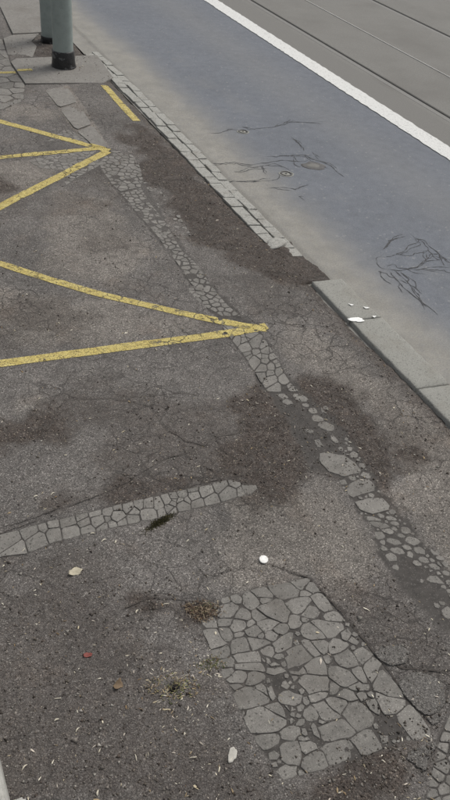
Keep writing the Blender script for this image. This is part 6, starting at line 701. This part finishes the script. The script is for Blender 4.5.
def tuft(key, lab, n, spread, hm, cols, seed, flat=1.1):
    p = S(key); e = empty('weed_tuft', (p[0], p[1], max(gz(p), gz((p[0] + .03, p[1] + .01)), gz((p[0] - .03, p[1]))) - .0015)); tag(e, lab, 'weed')
    blades('dry_blades', n, spread, hm * .4, hm, cols, e, MVC, seed, flat); return e
t = tuft('tuft', 'withered brown weed tuft at the corner of the mosaic patch', 420, .030, .020, [(.13, .088, .058), (.095, .064, .044), (.065, .046, .034), (.20, .15, .10), (.045, .033, .025), (.34, .28, .19)], 3, 1.5)
blades('green_blades', 30, .02, .008, .016, GREEN, t, MVC, 8, 1.2)
t = tuft('tuft2', 'sparse greenish weed on the left edge of the mosaic patch', 50, .028, .012, STRAW + GREEN, 5, 1.4); blades('green_blades', 70, .024, .005, .011, GREEN, t, MVC, 9, 1.3)
t = tuft('hole', 'dry weed ringing a small dark hole in the asphalt', 150, .040, .013, STRAW[:4] + [(.22, .22, .10)], 7, 1.45); blades('green_blades', 60, .036, .006, .012, GREEN + [(.2, .2, .08)], t, MVC, 10, 1.4)
# moss: low cushion of short blades
p = S('moss'); mo = empty('moss_clump', (p[0], p[1], gz(p))); tag(mo, 'dark green moss clump along the lower edge of the cross strip', 'moss'); mo.rotation_euler = (0, 0, .28)
v, f, tint = [], [], []; r = random.Random(4)
for _ in range(900):
    x = r.gauss(0, .026); y = r.gauss(0, .0065); k = math.exp(-(x / .04) ** 2 - (y / .012) ** 2); hgt = .002 + .004 * k * r.random(); s = r.uniform(.0010, .0022); a = r.uniform(0, 3)
    b = len(v); v += [(x + s * math.cos(a + q * 2.09), y + s * math.sin(a + q * 2.09), hgt * .3) for q in range(3)] + [(x + r.uniform(-s, s), y + r.uniform(-s, s), hgt + .001)]
    f += [(b, b + 1, b + 3), (b + 1, b + 2, b + 3), (b + 2, b, b + 3)]; c = r.choice([(.045, .042, .018), (.065, .058, .024), (.10, .085, .04), (.03, .028, .014)]); tint += [c] * 4
me = mesh('moss_cushion', v, f); at = me.color_attributes.new('tint', 'FLOAT_COLOR', 'POINT'); at.data.foreach_set('color', np.array([(*c, 1) for c in tint], np.float32).ravel())
link('moss_cushion', me, MVC, mo)
# single bright husks
def husk_mesh(name, L, W, seed):
    r = random.Random(seed); v, f = [], []; n = 7
    for i in range(n):
        t = i / (n - 1); w = W * math.sin(math.pi * (.12 + .8 * t)) ; cx = L * (t - .5); cy = L * .18 * math.sin(t * 2.6 + seed); z = .0012 + .002 * math.sin(t * 3.1)
        v += [(cx, cy + w, z), (cx, cy, z + w * .9), (cx, cy - w, z), (cx, cy, z - w * .35)]
    for i in range(n - 1):
        for k in range(4): f.append((i * 4 + k, i * 4 + (k + 1) % 4, i * 4 + 4 + (k + 1) % 4, i * 4 + 4 + k))
    f += [(3, 2, 1, 0), tuple(range(4 * n - 4, 4 * n))]
    return mesh(name, v, f)
hm = [husk_mesh('seed_husk', L, W, s) for s, (L, W) in enumerate(((.016, .0017), (.012, .0022), (.020, .0015), (.010, .0024)))]
MHUSK = vmat('pale_husk', (.62, .57, .46)); [q.materials.append(MHUSK) for q in hm]
HL = 'pale seed husk or straw scrap lying alone on the dark asphalt'
hz = ground_z(M([q[:2] for q in HUSK])[:, 0], M([q[:2] for q in HUSK])[:, 1])
for i, q in enumerate(HUSK):
    o = bpy.data.objects.new('seed_husk', hm[i % 4]); COL.link(o); o.location = (q[0] / 1000, q[1] / 1000, float(hz[i]) + .001); o.rotation_euler = (0, 0, math.radians(q[2] + rnd.uniform(-15, 15))); k = rnd.uniform(.75, 1.1); o.scale = (k, k, k)
    tag(o, HL, 'husk', None, 'pale husks scattered on the asphalt')

# ------------------------------------------------------------------ uncountable: grit and plant crumbs
def scatter(name, label, cat, x, y, size, cols, shape, seed):
    rg = np.random.default_rng(seed); n = len(x); z = ground_z(x, y); z, _ = over_pieces(x, y, z)
    if shape == 'grit':
        base = np.array([(1, 0, 0), (-.5, .87, 0), (-.5, -.87, 0), (.1, .05, .9), (0, 0, -.4)]); F = np.array([(0, 1, 3), (1, 2, 3), (2, 0, 3), (1, 0, 4), (2, 1, 4), (0, 2, 4)])
    else:
        base = np.array([(1, .0, .0), (.2, .22, .12), (-.6, .2, .05), (-1, .02, .0), (-.5, -.2, .05), (.3, -.2, .16), (0, 0, .30)]); F = np.array([(0, 1, 6), (1, 2, 6), (2, 3, 6), (3, 4, 6), (4, 5, 6), (5, 0, 6)])
    nb = len(base); a = rg.uniform(0, 6.28, n); ca, sa = np.cos(a), np.sin(a)
    V = np.repeat(base[None], n, 0) * (1 + rg.normal(0, .22, (n, nb, 3))); V *= size[:, None, None]
    if shape != 'grit': V[:, :, 1:] *= rg.uniform(.5, 1.5, (n, 1, 1))
    xx = V[:, :, 0] * ca[:, None] - V[:, :, 1] * sa[:, None]; yy = V[:, :, 0] * sa[:, None] + V[:, :, 1] * ca[:, None]
    V = np.stack([xx + x[:, None], yy + y[:, None], V[:, :, 2] + z[:, None] + size[:, None] * .15], -1).reshape(-1, 3)
    FF = (F[None] + (np.arange(n) * nb)[:, None, None]).reshape(-1, 3)
    me = bpy.data.meshes.new(name); me.vertices.add(len(V)); me.vertices.foreach_set('co', V.ravel().astype(np.float32))
    me.loops.add(FF.size); me.loops.foreach_set('vertex_index', FF.ravel().astype(np.int32)); me.polygons.add(len(FF)); me.polygons.foreach_set('loop_start', (np.arange(len(FF)) * 3).astype(np.int32)); me.update(calc_edges=True)
    ci = rg.integers(0, len(cols), n); col = np.array(cols)[ci] * rg.uniform(.65, 1.25, (n, 1)); col = np.concatenate([np.repeat(col, nb, 0), np.ones((n * nb, 1))], 1)
    at = me.color_attributes.new('tint', 'FLOAT_COLOR', 'POINT'); at.data.foreach_set('color', col.ravel().astype(np.float32))
    return tag(link(name, me, MVC), label, cat, 'stuff')
def field(n, seed, dens):
    rg = np.random.default_rng(seed); X, Y = [], []; c = 0
    while c < n:
        v = rg.uniform(0, 1, n); y = .25 * (6.5 / .25) ** v; x = rg.uniform(-.3, 1.74, n)
        k = rg.uniform(0, 1, n) < dens(x, y); X.append(x[k]); Y.append(y[k]); c += k.sum()
    return np.concatenate(X)[:n], np.concatenate(Y)[:n]
def dens_grit(x, y):   # thickest where the soil lies
    s, d, di, l = masks(x, y); return np.clip(.22 + .8 * di + .2 * cracks(x, y) - .55 * s * (1 - di), .02, 1) * (.35 + .65 * fbm(x, y, 9, 91))
x, y = field(16000, 31, dens_grit)
scatter('gravel', 'fine brown and grey grit strewn over the pavement', 'gravel', x, y, np.random.default_rng(2).gamma(3, .0006, len(x)) + .0007,
        [(.10, .085, .07), (.14, .12, .10), (.07, .055, .045), (.19, .17, .15), (.05, .042, .036), (.30, .28, .25)], 'grit', 5)
hot = [(SPOTS['hole'], .07, 1.4), (SPOTS['tuft'], .06, 1.2), (SPOTS['tuft2'], .05, .9)]
def dens_husk(x, y):
    m = .05 + .12 * sst(.5, .7, fbm(x, y, 5, 95))
    for q, r, w in hot: m = m + w * np.exp(-((x - q[0] / 1000) ** 2 + (y - q[1] / 1000) ** 2) / r ** 2)
    s, d, di, l = masks(x, y)
    return np.clip(m + .10 * di, 0, 1) * (1 - .6 * s)
x, y = field(2500, 37, dens_husk)
scatter('plant_debris', 'pale straw crumbs and seed scraps scattered over the pavement', 'debris', x, y, np.random.default_rng(3).gamma(3, .0009, len(x)) + .0012,
        [(.55, .50, .39), (.42, .36, .25), (.30, .23, .14), (.62, .58, .48), (.20, .14, .08), (.45, .40, .34)], 'husk', 6)
# hairline to finger-wide cracks in the pavement, dark with soil
for i, L in enumerate(CRACKS):
    if i in (13, 14): continue
    p = M(L); q = [p[0]]
    for a, b in zip(p[:-1], p[1:]):
        d = np.hypot(*(b - a)); k = max(1, int(d / .012))
        off = RNG.normal(0, .0028, (k + 1, 2)).cumsum(0) * .5; off -= np.linspace(0, 1, k + 1)[:, None] * off[-1]
        for j in range(1, k + 1): q.append(a + (b - a) * j / k + off[j])
    wm = .0050 if i < 4 else .0028
    wf = lambda t, s=i, wm=wm: wm * (.15 + .85 * vnoise(t * 22, t * 0 + s, 1, 13)) * np.minimum(1, np.minimum(t, 1 - t) * 8 + .15)
    def zc(x, y): return ground_z(x, y) + .004 * cracks(np.asarray(x), np.asarray(y))
    ribbon('crack', q, wf, zc, MSOILC, pav, .0008, .006, 3)
